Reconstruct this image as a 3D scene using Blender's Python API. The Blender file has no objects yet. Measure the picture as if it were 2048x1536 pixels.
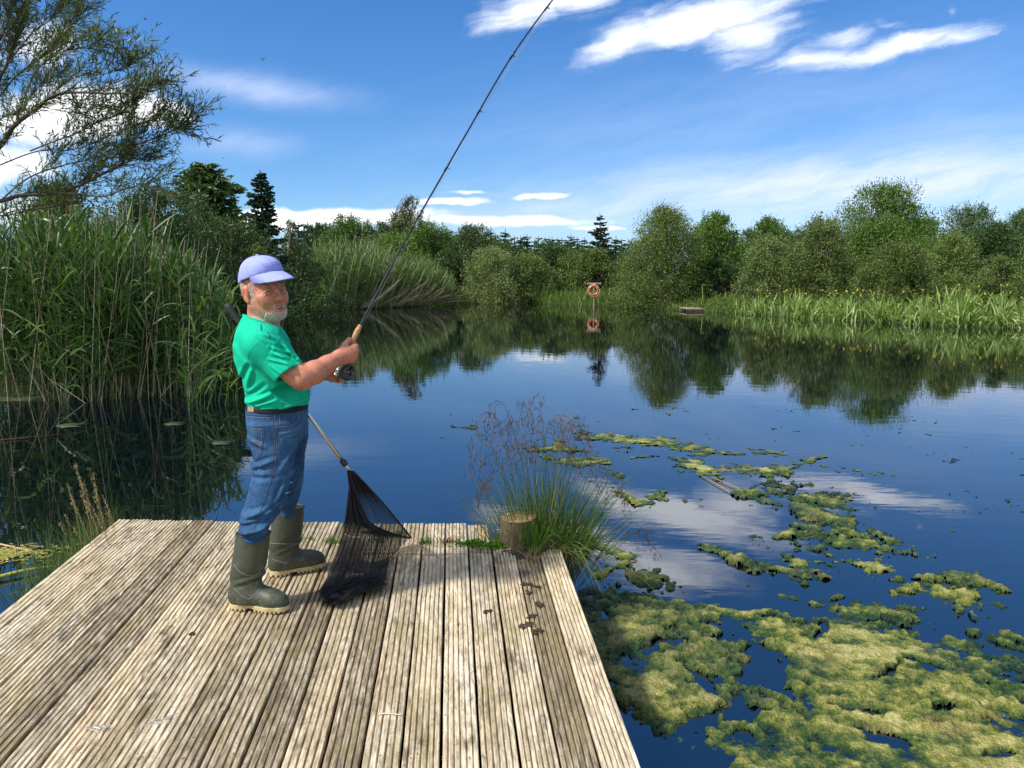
import bpy, math, random
import numpy as np
from mathutils import Vector, Matrix
from mathutils.bvhtree import BVHTree

SC = bpy.context.scene
COL = SC.collection
R = math.radians
rng = np.random.default_rng(7)
random.seed(7)

# ------------------------------------------------------------------ camera
CAM_H = 1.576                # eye height (the deck top is z = 0 under the man)
PITCH = 7.28
DECK_K = 0.0309              # the jetty rises a little towards its far end
FPX = 1660.0                 # focal length in pixels of the 2048 x 1536 photograph
WATER = -0.38
cam_d = bpy.data.cameras.new("camera")
cam = bpy.data.objects.new("camera", cam_d)
COL.objects.link(cam)
cam.location = (0, 0, CAM_H)
cam.rotation_euler = (R(90 - PITCH), 0, 0)
cam_d.sensor_fit = 'HORIZONTAL'
cam_d.sensor_width = 36.0
cam_d.lens = 36.0 * FPX / 2048.0
cam_d.clip_start = 0.05
cam_d.clip_end = 3000
SC.camera = cam
SC.view_settings.view_transform = 'Standard'
SC.view_settings.look = 'None'
SC.view_settings.exposure = 0.62
SC.view_settings.gamma = 1.0
SC.view_settings.use_curve_mapping = False
SC.cycles.max_bounces = 8
SC.cycles.transparent_max_bounces = 16
SC.cycles.caustics_reflective = False
SC.cycles.caustics_refractive = False

_cp, _sp = math.cos(R(PITCH)), math.sin(R(PITCH))
def ray(u, v):
    xc, yc = (u - 1024) / FPX, -(v - 768) / FPX
    return np.array([xc, _cp + yc * _sp, -_sp + yc * _cp])
def P(u, v, Y):
    "world point seen at photo pixel (u, v) that stands at distance Y"
    d = ray(u, v)
    return np.array([0, 0, CAM_H]) + d * (Y / d[1])
def PZ(u, v, z):
    "world point seen at photo pixel (u, v) on the level z"
    d = ray(u, v)
    return np.array([0, 0, CAM_H]) + d * ((z - CAM_H) / d[2])

def deck_z(y):
    return DECK_K * (y - 4.0)
def PD(u, v, up=0.0):
    "world point seen at photo pixel (u, v) on the deck (up metres above it)"
    d = ray(u, v)
    t = (up - 4.0 * DECK_K - CAM_H) / (d[2] - DECK_K * d[1])
    return np.array([0, 0, CAM_H]) + d * t
def TY(y):
    return float(np.interp(y, [0, 9.4, 11.4, 22.6, 28, 32, 40, 60], [0, 9.8, 12.9, 32, 45, 58, 72, 105]))

# ------------------------------------------------------------------ node helper
class NT:
    def __init__(s, tree):
        s.t = tree
    def new(s, typ, **kw):
        n = s.t.nodes.new(typ)
        for k, v in kw.items():
            setattr(n, k, v)
        return n
    def put(s, sock, v):
        if isinstance(v, bpy.types.NodeSocket):
            s.t.links.new(v, sock)
        elif v is not None:
            if hasattr(sock.default_value, '__len__') and hasattr(v, '__len__') and len(sock.default_value) == 4 and len(v) == 3:
                v = (*v, 1)
            sock.default_value = v
    def m(s, op, a, b=None, c=None, clamp=False):
        n = s.new('ShaderNodeMath', operation=op, use_clamp=clamp)
        s.put(n.inputs[0], a)
        if b is not None: s.put(n.inputs[1], b)
        if c is not None: s.put(n.inputs[2], c)
        return n.outputs[0]
    def vm(s, op, a, b=None, scale=None):
        n = s.new('ShaderNodeVectorMath', operation=op)
        s.put(n.inputs[0], a)
        if b is not None: s.put(n.inputs[1], b)
        if scale is not None: s.put(n.inputs['Scale'], scale)
        return n.outputs[0]
    def xyz(s, x, y, z):
        n = s.new('ShaderNodeCombineXYZ')
        for i, q in enumerate((x, y, z)): s.put(n.inputs[i], q)
        return n.outputs[0]
    def sep(s, v):
        n = s.new('ShaderNodeSeparateXYZ'); s.put(n.inputs[0], v)
        return n.outputs
    def noise(s, vec, scale, detail=4, rough=0.55, dist=0.0, out=0):
        n = s.new('ShaderNodeTexNoise')
        s.put(n.inputs['Vector'], vec)
        n.inputs['Scale'].default_value = scale
        n.inputs['Detail'].default_value = detail
        n.inputs['Roughness'].default_value = rough
        n.inputs['Distortion'].default_value = dist
        return n.outputs[out]
    def voro(s, vec, scale, feature='F1', out=0):
        n = s.new('ShaderNodeTexVoronoi', feature=feature)
        s.put(n.inputs['Vector'], vec)
        n.inputs['Scale'].default_value = scale
        return n.outputs[out]
    def ramp(s, fac, stops, interp='LINEAR'):
        n = s.new('ShaderNodeValToRGB')
        cr = n.color_ramp
        cr.interpolation = interp
        while len(cr.elements) < len(stops): cr.elements.new(0.5)
        for e, (p, c) in zip(cr.elements, stops):
            e.position = p
            e.color = (*c, 1) if hasattr(c, '__len__') else (c, c, c, 1)
        s.put(n.inputs[0], fac)
        return n.outputs[0]
    def mix(s, fac, a, b, blend='MIX'):
        n = s.new('ShaderNodeMix', data_type='RGBA', blend_type=blend)
        s.put(n.inputs[0], fac); s.put(n.inputs[6], a); s.put(n.inputs[7], b)
        return n.outputs[2]
    def smooth(s, x, lo, hi, to0=0.0, to1=1.0):
        n = s.new('ShaderNodeMapRange', interpolation_type='SMOOTHSTEP')
        s.put(n.inputs[0], x)
        for i, q in enumerate((lo, hi, to0, to1)): n.inputs[i + 1].default_value = q
        return n.outputs[0]
    def bump(s, h, strength=0.5, dist=0.01, normal=None):
        n = s.new('ShaderNodeBump')
        s.put(n.inputs['Height'], h)
        n.inputs['Strength'].default_value = strength
        n.inputs['Distance'].default_value = dist
        if normal is not None: s.put(n.inputs['Normal'], normal)
        return n.outputs[0]
    def link(s, a, b):
        s.t.links.new(a, b)

# ------------------------------------------------------------------ sun and sky
SUN_EL, SUN_BEYOND = 47.0, -24.0      # elevation; degrees beyond (+) or nearer than (-) square-left of the camera
sv = Vector((-math.cos(R(SUN_EL)) * math.cos(R(SUN_BEYOND)), math.cos(R(SUN_EL)) * math.sin(R(SUN_BEYOND)), math.sin(R(SUN_EL))))
sun_d = bpy.data.lights.new("sun", 'SUN')
sun_d.energy = 4.0
sun_d.angle = R(5.0)
sun_d.color = (1.0, 0.94, 0.84)
sun = bpy.data.objects.new("sun", sun_d)
COL.objects.link(sun)
sun.rotation_euler = sv.to_track_quat('Z', 'Y').to_euler()
sun.location = (-20, 3, 20)

world = bpy.data.worlds.new("World")
SC.world = world
world.use_nodes = True
def build_sky():
    nt = NT(world.node_tree)
    nt.t.nodes.clear()
    out = nt.new('ShaderNodeOutputWorld')
    bg = nt.new('ShaderNodeBackground')
    bg.inputs[1].default_value = 0.128
    nt.link(bg.outputs[0], out.inputs[0])
    sky = nt.new('ShaderNodeTexSky', sky_type='NISHITA')
    sky.sun_disc = False
    sky.sun_elevation = R(SUN_EL)
    sky.sun_rotation = R(-90 + SUN_BEYOND) % (2 * math.pi)
    sky.air_density, sky.dust_density, sky.ozone_density = 1.0, 0.0, 3.5
    hs = nt.new('ShaderNodeHueSaturation')
    hs.inputs['Saturation'].default_value = 1.30
    hs.inputs['Value'].default_value = 0.97
    nt.link(sky.outputs[0], hs.inputs['Color'])
    tc = nt.new('ShaderNodeTexCoord')
    dx, dy, dz = nt.sep(tc.outputs['Generated'])
    dyc = nt.m('MAXIMUM', dy, 0.06)
    a0 = nt.m('DIVIDE', dx, dyc)
    b0 = nt.m('DIVIDE', dz, dyc)
    vec0 = nt.xyz(a0, b0, 0)
    # wispy warp of the cloud layout
    w = nt.vm('SUBTRACT', nt.noise(vec0, 7.0, 5, 0.6, out=1), (0.5, 0.5, 0.5))
    vec = nt.vm('ADD', vec0, nt.vm('MULTIPLY', w, (0.10, 0.030, 0)))
    a, b, _ = nt.sep(vec)
    base = nt.mix(1.0, hs.outputs[0], nt.ramp(b0, [(0.0, (.42, .57, .78)), (.10, (.48, .60, .78)), (.26, (.64, .66, .78)), (.55, (.80, .72, .78))]), 'MULTIPLY')
    def streak(u, v, lu, lv, deg, s):
        d = ray(u, v); ca, cb = d[0] / d[1], d[2] / d[1]
        c, sn = math.cos(R(deg)), math.sin(R(deg))
        L, W = lu / FPX, lv / FPX
        A = nt.m('SUBTRACT', a, ca); B = nt.m('SUBTRACT', b, cb)
        p = nt.m('ADD', nt.m('MULTIPLY', A, c / L), nt.m('MULTIPLY', B, sn / L))
        q = nt.m('ADD', nt.m('MULTIPLY', A, -sn / W), nt.m('MULTIPLY', B, c / W))
        r2 = nt.m('ADD', nt.m('MULTIPLY', p, p), nt.m('MULTIPLY', q, q))
        return nt.m('MULTIPLY', nt.m('EXPONENT', nt.m('MULTIPLY', r2, -1.0)), s)
    def cover(lst):
        M = None
        for t in lst:
            k = streak(*t)
            M = k if M is None else nt.m('MAXIMUM', M, k)
        return M
    # fine wisps, stretched along the wind
    rot = nt.new('ShaderNodeVectorRotate', rotation_type='Z_AXIS')
    nt.put(rot.inputs['Vector'], vec); rot.inputs['Angle'].default_value = R(-13)
    wl = nt.vm('MULTIPLY', rot.outputs[0], (4.0, 24.0, 1))
    n1 = nt.noise(wl, 1.6, 7, 0.62)
    n2 = nt.noise(vec, 16.0, 6, 0.6)
    nn = nt.m('ADD', nt.m('MULTIPLY', n1, 0.74), nt.m('MULTIPLY', n2, 0.26))
    # bright streaks high on the right (and the part of them above the frame that the pond mirrors)
    hi = cover([(1250, 74, 125, 30, 20, 1.0), (1400, 36, 210, 42, 13, 1.15), (1500, 62, 120, 45, 14, .85), (1480, 105, 100, 30, 8, .62),
                (1620, 118, 90, 24, 8, .75), (1790, 100, 190, 24, 13, 1.0), (1930, 70, 80, 14, 12, .85), (1680, 85, 70, 26, 16, .6), (1780, 55, 50, 12, 0, .5),
                (1050, 20, 120, 36, 14, 1.0), (1180, -20, 140, 40, 14, 1.1), (1330, -75, 190, 55, 14, 1.0), (1915, 32, 20, 12, 60, .45)])
    dh = nt.smooth(nt.m('ADD', hi, nt.m('MULTIPLY', nt.m('SUBTRACT', nn, 0.5), 2.0)), 0.20, 1.15)
    dh = nt.m('MULTIPLY', dh, nt.smooth(hi, 0.05, 0.4))
    # thick white cloud on the left, bank low over the far trees
    lo = cover([(150, 225, 190, 62, 6, 1.15), (310, 222, 85, 38, -6, .95), (40, 90, 130, 70, 0, .62), (-60, 330, 200, 60, 0, .9), (20, 420, 200, 50, 0, .7),
                (700, 432, 230, 18, 1, 1.05), (560, 440, 120, 26, 0, 1.05), (905, 404, 78, 10, 3, .95), (925, 386, 60, 6, 3, .7), (1090, 391, 80, 8, 4, .8),
                (1000, 440, 260, 14, 0, .8), (1190, 452, 60, 7, 0, .8), (350, 225, 60, 40, 0, .5)])
    dl = nt.smooth(nt.m('ADD', lo, nt.m('MULTIPLY', nt.m('SUBTRACT', n2, 0.5), 0.9)), 0.30, 0.80)
    dl = nt.m('MULTIPLY', dl, nt.smooth(lo, 0.05, 0.35))
    # thin veils
    ve = cover([(1750, 370, 680, 70, 4, .95), (1350, 408, 500, 44, 4, .75), (1950, 330, 420, 110, 6, .40), (1800, 425, 500, 30, 0, .45), (500, 178, 150, 26, -8, .55), (470, 290, 110, 26, 0, .32),
                (1500, 240, 700, 120, 8, .16), (1900, 420, 300, 90, 0, .5)])
    dv = nt.m('MULTIPLY', ve, nt.smooth(n1, 0.22, 0.72, 0.35, 1.15))
    col = nt.mix(nt.m('MINIMUM', dv, 0.9), base, (4.5, 5.0, 6.5))
    col = nt.mix(nt.m('MULTIPLY', dl, 0.97), col, (6.9, 7.0, 7.1))
    col = nt.mix(nt.m('MULTIPLY', dh, 0.95), col, (6.6, 6.8, 7.3))
    # broken white cloud added out of view, overhead and behind the camera, as fill light
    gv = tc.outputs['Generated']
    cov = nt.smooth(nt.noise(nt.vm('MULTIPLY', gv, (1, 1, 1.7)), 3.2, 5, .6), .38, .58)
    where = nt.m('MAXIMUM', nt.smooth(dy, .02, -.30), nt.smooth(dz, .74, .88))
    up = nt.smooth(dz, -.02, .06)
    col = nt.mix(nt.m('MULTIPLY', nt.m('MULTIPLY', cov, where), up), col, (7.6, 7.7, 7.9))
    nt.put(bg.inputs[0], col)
build_sky()

# ------------------------------------------------------------------ object helpers
def link(o, parent=None):
    COL.objects.link(o)
    if parent is not None: o.parent = parent
    return o
def tag(o, label=None, cat=None, group=None, kind=None):
    if label: o['label'] = label
    if cat: o['category'] = cat
    if group: o['group'] = group
    if kind: o['kind'] = kind
    return o
def empty(name, loc=(0, 0, 0), rz=0.0):
    o = bpy.data.objects.new(name, None)
    o.location = [float(q) for q in loc]; o.rotation_euler = (0, 0, rz)
    o.empty_display_size = 0.1
    return link(o)
def mesh_obj(name, verts, faces, mat, parent=None, smooth=True, loc=None):
    "faces: (n,4) / (n,3) array or list of index lists; verts in the parent's frame"
    me = bpy.data.meshes.new(name)
    verts = np.asarray(verts, dtype=np.float32)
    if isinstance(faces, np.ndarray):
        nv, nf, k = len(verts), len(faces), faces.shape[1]
        me.vertices.add(nv); me.vertices.foreach_set('co', verts.ravel())
        me.loops.add(nf * k); me.loops.foreach_set('vertex_index', faces.astype(np.int32).ravel())
        me.polygons.add(nf)
        me.polygons.foreach_set('loop_start', np.arange(0, nf * k, k, dtype=np.int32))
        me.update(calc_edges=True)
    else:
        me.from_pydata(verts.tolist(), [], [list(map(int, f)) for f in faces])
        me.update()
    if smooth: me.polygons.foreach_set('use_smooth', np.ones(len(me.polygons), dtype=bool))
    for q in (mat if isinstance(mat, (list, tuple)) else [mat]): me.materials.append(q)
    o = bpy.data.objects.new(name, me)
    if loc is not None: o.location = [float(q) for q in loc]
    return link(o, parent)
def point_attr(o, name, vals):
    vals = np.asarray(vals, dtype=np.float32)
    if vals.ndim == 1:
        at = o.data.attributes.new(name, 'FLOAT', 'POINT'); at.data.foreach_set('value', vals)
    else:
        at = o.data.attributes.new(name, 'FLOAT_VECTOR', 'POINT'); at.data.foreach_set('vector', vals.ravel())

class MB:
    "collects pieces into one mesh (quads and triangles)"
    def __init__(s):
        s.v, s.f, s.n = [], [], 0
    def add(s, v, f):
        v = np.asarray(v, dtype=float)
        s.v.append(v)
        if isinstance(f, np.ndarray): s.f.extend((f + s.n).tolist())
        else: s.f.extend([[i + s.n for i in q] for q in f])
        s.n += len(v)
        return s
    def build(s, name, mat, parent=None, smooth=True, loc=None):
        return mesh_obj(name, np.concatenate(s.v), s.f, mat, parent, smooth, loc)
def tube(pts, rad, n=8, caps=True):
    pts = np.asarray(pts, float); k = len(pts)
    rad = np.broadcast_to(np.asarray(rad, float), (k,))
    T = np.gradient(pts, axis=0); T /= np.linalg.norm(T, axis=1)[:, None] + 1e-12
    ref = np.array([0, 0, 1.0]) if abs(T[0][2]) < 0.9 else np.array([1.0, 0, 0])
    A = np.zeros_like(T)
    a = np.cross(T[0], ref); a /= np.linalg.norm(a)
    for i in range(k):
        a = a - T[i] * np.dot(a, T[i]); a /= np.linalg.norm(a) + 1e-12
        A[i] = a
    B = np.cross(T, A)
    th = np.arange(n) * 2 * math.pi / n
    v = pts[:, None] + rad[:, None, None] * (np.cos(th)[None, :, None] * A[:, None] + np.sin(th)[None, :, None] * B[:, None])
    v = v.reshape(-1, 3)
    f = []
    for i in range(k - 1):
        for j in range(n):
            f.append([i * n + j, i * n + (j + 1) % n, (i + 1) * n + (j + 1) % n, (i + 1) * n + j])
    if caps:
        f.append(list(range(n - 1, -1, -1))); f.append([(k - 1) * n + j for j in range(n)])
    return v, f
def box(c, s, rot=None):
    c, s = np.asarray(c, float), np.asarray(s, float) / 2
    v = np.array([[x, y, z] for x in (-1, 1) for y in (-1, 1) for z in (-1, 1)], float) * s
    if rot is not None: v = v @ np.array(rot).T
    return v + c, [[0, 1, 3, 2], [4, 6, 7, 5], [0, 4, 5, 1], [2, 3, 7, 6], [0, 2, 6, 4], [1, 5, 7, 3]]
def spline(pts, n=40):
    "Catmull-Rom through the points"
    p = np.asarray(pts, float)
    p = np.vstack([2 * p[0] - p[1], p, 2 * p[-1] - p[-2]])
    k = len(p) - 3
    out = []
    for t in np.linspace(0, k - 1e-9, n):
        i = int(t); u = t - i
        a, b, c, d = p[i], p[i + 1], p[i + 2], p[i + 3]
        out.append(0.5 * (2 * b + (c - a) * u + (2 * a - 5 * b + 4 * c - d) * u * u + (3 * b - a - 3 * c + d) * u ** 3))
    return np.array(out)

# numpy noise -----------------------------------------------------------
def _hash(ix, iy, iz):
    h = (ix.astype(np.int64) * 374761393 + iy.astype(np.int64) * 668265263 + iz.astype(np.int64) * 2147483647) & 0xFFFFFFFF
    h = ((h ^ (h >> 13)) * 1274126177) & 0xFFFFFFFF
    h = h ^ (h >> 16)
    return (h & 0xFFFF) / 65535.0
def vnoise(p):
    "value noise in 3D, 0..1"
    p = np.asarray(p, float); i = np.floor(p).astype(np.int64); f = p - i
    f = f * f * f * (f * (f * 6 - 15) + 10)
    r = 0
    for dx in (0, 1):
        for dy in (0, 1):
            for dz in (0, 1):
                w = (f[..., 0] if dx else 1 - f[..., 0]) * (f[..., 1] if dy else 1 - f[..., 1]) * (f[..., 2] if dz else 1 - f[..., 2])
                r = r + w * _hash(i[..., 0] + dx, i[..., 1] + dy, i[..., 2] + dz)
    return r
def fbm(p, oct=4, gain=0.5):
    p = np.asarray(p, float); s, a, t = 0, 1, 0
    for o in range(oct):
        s = s + a * vnoise(p * 2 ** o + 17.3 * o); t += a; a *= gain
    return s / t

# ------------------------------------------------------------------ materials
def mat_new(name):
    m = bpy.data.materials.new(name); m.use_nodes = True
    nt = NT(m.node_tree)
    b = m.node_tree.nodes['Principled BSDF']
    return m, nt, b
def mat_plain(name, col, rough=0.6, var=0.15, scale=20.0, bump=0.0, metal=0.0, spec=0.5, bscale=None, coat=0.0, bdist=0.004):
    m, nt, b = mat_new(name)
    tc = nt.new('ShaderNodeTexCoord')
    n = nt.noise(tc.outputs['Object'], scale, 5, 0.6)
    lo = tuple(max(0, q * (1 - var)) for q in col); hi = tuple(min(1, q * (1 + var)) for q in col)
    nt.put(b.inputs['Base Color'], nt.ramp(n, [(0.3, lo), (0.7, hi)]))
    b.inputs['Roughness'].default_value = rough
    b.inputs['Metallic'].default_value = metal
    b.inputs['Specular IOR Level'].default_value = spec
    b.inputs['Coat Weight'].default_value = coat
    if bump:
        nt.put(b.inputs['Normal'], nt.bump(nt.noise(tc.outputs['Object'], bscale or scale * 3, 4, 0.6), bump, bdist))
    return m
def mat_leaf(name, c1, c2, c3=None, trans=0.30, rough=0.45, objvar=0.25):
    "leaf colour varies from leaf to leaf and a little from plant to plant"
    m, nt, b = mat_new(name)
    g = nt.new('ShaderNodeNewGeometry')
    oi = nt.new('ShaderNodeObjectInfo')
    f = nt.m('ADD', nt.m('MULTIPLY', g.outputs['Random Per Island'], 1 - objvar), nt.m('MULTIPLY', oi.outputs['Random'], objvar))
    c3 = c3 or c2
    col = nt.ramp(f, [(0.08, c1), (0.6, c2), (0.95, c3)])
    nt.put(b.inputs['Base Color'], col)
    b.inputs['Roughness'].default_value = rough
    b.inputs['Specular IOR Level'].default_value = 0.35
    tr = nt.new('ShaderNodeBsdfTranslucent')
    nt.put(tr.inputs[0], nt.mix(1.0, col, (1.0, 1.0, 0.35), 'MULTIPLY'))
    mx = nt.new('ShaderNodeMixShader'); mx.inputs[0].default_value = trans
    nt.link(b.outputs[0], mx.inputs[1]); nt.link(tr.outputs[0], mx.inputs[2])
    nt.link(mx.outputs[0], m.node_tree.nodes['Material Output'].inputs[0])
    return m
# ================================================================== SETTING
def water_material():
    m, nt, b = mat_new("pond_water")
    tc = nt.new('ShaderNodeTexCoord')
    b.inputs['Base Color'].default_value = (0.0012, 0.003, 0.006, 1)
    b.inputs['Roughness'].default_value = 0.012
    b.inputs['IOR'].default_value = 2.85
    o = tc.outputs['Object']
    n1 = nt.noise(nt.vm('MULTIPLY', o, (1.0, 2.2, 1)), 1.3, 3, 0.5)
    n2 = nt.noise(nt.vm('MULTIPLY', o, (1.0, 1.7, 1)), 9.0, 2, 0.5)
    patch = nt.smooth(nt.noise(o, 0.22, 3), 0.35, 0.7)
    h = nt.m('ADD', nt.m('MULTIPLY', n1, 1.0), nt.m('MULTIPLY', nt.m('MULTIPLY', n2, 0.10), patch))
    nt.put(b.inputs['Normal'], nt.bump(h, 0.22, 0.006))
    return m
SHORE_PX = [(2500, 700), (2250, 672), (2048, 657), (1900, 652), (1760, 645), (1600, 636), (1460, 626), (1350, 620), (1200, 612), (1050, 606), (950, 604),
            (880, 606), (800, 614), (700, 618), (620, 620), (560, 624), (500, 630), (440, 640), (400, 690), (330, 775), (200, 800), (60, 806), (-100, 808)]
shore = [PZ(u, v, WATER)[:2] for u, v in SHORE_PX] + [np.array(q) for q in [(-11, 8), (-12, 3), (-9, -1.2), (-3.5, -2.2), (2.5, -2.4), (12, -3), (20, 2), (22, 10)]]
shore = np.array(shore)
def shore_dist(x, y):
    "signed distance to the pond edge: negative on the water"
    p = np.stack([x, y], -1)
    a, b = shore, np.roll(shore, -1, 0)
    best = np.full(x.shape, 1e9); inside = np.zeros(x.shape, bool)
    for A, B in zip(a, b):
        ab = B - A; ap = p - A
        t = np.clip((ap @ ab) / (ab @ ab), 0, 1)
        d = np.linalg.norm(ap - t[..., None] * ab, axis=-1)
        best = np.minimum(best, d)
        c = ((A[1] > p[..., 1]) != (B[1] > p[..., 1]))
        xi = (B[0] - A[0]) * (p[..., 1] - A[1]) / (B[1] - A[1] + 1e-12) + A[0]
        inside ^= c & (p[..., 0] < xi)
    return np.where(inside, -best, best)
def ground_z(x, y):
    x, y = np.asarray(x, float), np.asarray(y, float)
    d = shore_dist(x, y)
    nz = fbm(np.stack([x * .35, y * .35, 0 * x], -1), 3) - .5
    z = np.where(d < 0, np.maximum(-0.55 + d * .35, -2.2), 0)
    up = WATER - .12 + np.clip(d, 0, 1.2) * .38 + np.clip(d - 1.2, 0, 40) * 0.018 + nz * .25 * np.clip(d, 0, 1)
    return np.where(d < 0, np.maximum(WATER - .12 + d * .5, -2.2), up)
def build_ground():
    t = np.linspace(-1, 1, 221)
    gx = np.sinh(t * 4.6) / np.sinh(4.6) * 1500
    gy = np.sinh(t * 4.6) / np.sinh(4.6) * 1500 + 16
    X, Y = np.meshgrid(gx, gy, indexing='ij')
    Z = ground_z(X, Y)
    n = len(t)
    v = np.stack([X, Y, Z], -1).reshape(-1, 3)
    i = np.arange((n - 1) * n).reshape(n - 1, n)[:, :-1].ravel()
    f = np.stack([i, i + n, i + n + 1, i + 1], -1)
    m, nt, b = mat_new("bank_earth_and_grass")
    tc = nt.new('ShaderNodeTexCoord')
    c = nt.ramp(nt.noise(tc.outputs['Object'], 1.7, 6, 0.65), [(0.3, (0.035, 0.030, 0.016)), (0.5, (0.045, 0.062, 0.018)), (0.75, (0.075, 0.10, 0.028))])
    nt.put(b.inputs['Base Color'], c)
    b.inputs['Roughness'].default_value = 0.9
    nt.put(b.inputs['Normal'], nt.bump(nt.noise(tc.outputs['Object'], 14, 5), 0.8, 0.05))
    tag(mesh_obj("ground", v, f, m), kind='structure')
build_ground()
def build_water():
    s = 90.0
    n = 30
    g = np.linspace(-s, s, n + 1)
    X, Y = np.meshgrid(g, g + 40, indexing='ij')
    v = np.stack([X, Y, 0 * X + WATER], -1).reshape(-1, 3)
    i = np.arange(n * (n + 1)).reshape(n, n + 1)[:, :-1].ravel()
    f = np.stack([i, i + n + 1, i + n + 2, i + 1], -1)
    tag(mesh_obj("pond_water", v, f, water_material()), kind='structure')
build_water()

# ------------------------------------------------------------------ jetty
DIR = np.array([-.0718, .9974]); SIDE = np.array([.9974, .0718])        # along and across the boards
EDGE0 = np.array([.435, 2.531])                                        # a point on the right-hand edge
PITCH_B = 0.1342
def wood_material():
    m, nt, b = mat_new("weathered_decking")
    at = nt.new('ShaderNodeAttribute', attribute_name='bc').outputs['Vector']       # across, along, board
    ba = nt.new('ShaderNodeAttribute', attribute_name='tone').outputs['Fac']
    x, y, k = nt.sep(at)
    off = nt.xyz(0, nt.m('MULTIPLY', k, 3.7), nt.m('MULTIPLY', k, 11.3))
    gv = nt.vm('ADD', nt.vm('MULTIPLY', at, (1, 1, 0)), off)
    grain = nt.noise(nt.vm('MULTIPLY', gv, (150, 4, 1)), 1.0, 6, 0.7, 0.6)
    fine = nt.noise(nt.vm('MULTIPLY', gv, (420, 22, 1)), 1.0, 3, 0.7)
    blot = nt.noise(nt.vm('MULTIPLY', gv, (14, 2.0, 1)), 1.0, 6, 0.7, 0.8)
    fl = nt.noise(nt.vm('MULTIPLY', gv, (75, 13, 1)), 1.0, 5, 0.72)
    g = nt.m('ADD', nt.m('MULTIPLY', grain, 0.40), nt.m('ADD', nt.m('MULTIPLY', fl, 0.42), nt.m('MULTIPLY', blot, 0.34)))
    g = nt.m('ADD', g, nt.m('MULTIPLY', nt.m('SUBTRACT', ba, 0.5), 0.30))
    col = nt.ramp(g, [(0.38, (0.075, 0.058, 0.038)), (0.49, (0.18, 0.148, 0.10)), (0.58, (0.36, 0.32, 0.245)), (0.66, (0.54, 0.505, 0.43)), (0.76, (0.72, 0.70, 0.65))])
    # warm, less weathered boards; green algae film; dark damp stains
    warm = nt.smooth(nt.m('ADD', nt.m('MULTIPLY', nt.noise(nt.vm('MULTIPLY', gv, (3, .8, 1)), 1.0, 3), 0.6), nt.m('MULTIPLY', ba, 0.3)), 0.36, 0.60)
    col = nt.mix(nt.m('MULTIPLY', warm, 0.45), col, (1.0, 0.84, 0.60), 'MULTIPLY')
    gr = nt.smooth(nt.noise(nt.vm('MULTIPLY', gv, (9, 3.2, 1)), 1.0, 6, 0.7), 0.48, 0.66)
    col = nt.mix(nt.m('MULTIPLY', gr, 0.50), col, (0.20, 0.18, 0.07))
    dk = nt.smooth(nt.noise(nt.vm('MULTIPLY', nt.vm('ADD', gv, (3.3, 8.1, 0)), (7, 2.6, 1)), 1.0, 7, 0.75), 0.54, 0.66)
    col = nt.mix(nt.m('MULTIPLY', dk, 0.68), col, (0.075, 0.058, 0.040))
    wh = nt.smooth(nt.noise(nt.vm('MULTIPLY', gv, (70, 30, 1)), 1.0, 4, 0.7), 0.66, 0.72)
    col = nt.mix(nt.m('MULTIPLY', wh, 0.55), col, (0.62, 0.61, 0.56))
    knot = nt.voro(nt.vm('MULTIPLY', gv, (8, 2.4, 1)), 1.0)
    kn = nt.smooth(knot, 0.10, 0.03)
    col = nt.mix(nt.m('MULTIPLY', kn, 0.7), col, (0.06, 0.042, 0.026))
    col = nt.mix(1.0, col, (1.05, .99, .88), 'MULTIPLY')
    nt.put(b.inputs['Base Color'], col)
    b.inputs['Roughness'].default_value = 0.66
    b.inputs['Specular IOR Level'].default_value = 0.42
    h = nt.m('ADD', nt.m('MULTIPLY', grain, 0.9), nt.m('MULTIPLY', fine, 0.6))
    nt.put(b.inputs['Normal'], nt.bump(h, 0.55, 0.0022))
    return m
M_WOOD = wood_material()
def far_edge(x):                      # the far end of the jetty runs a little askew
    return 5.075 - .041 * (x - .25)
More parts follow.
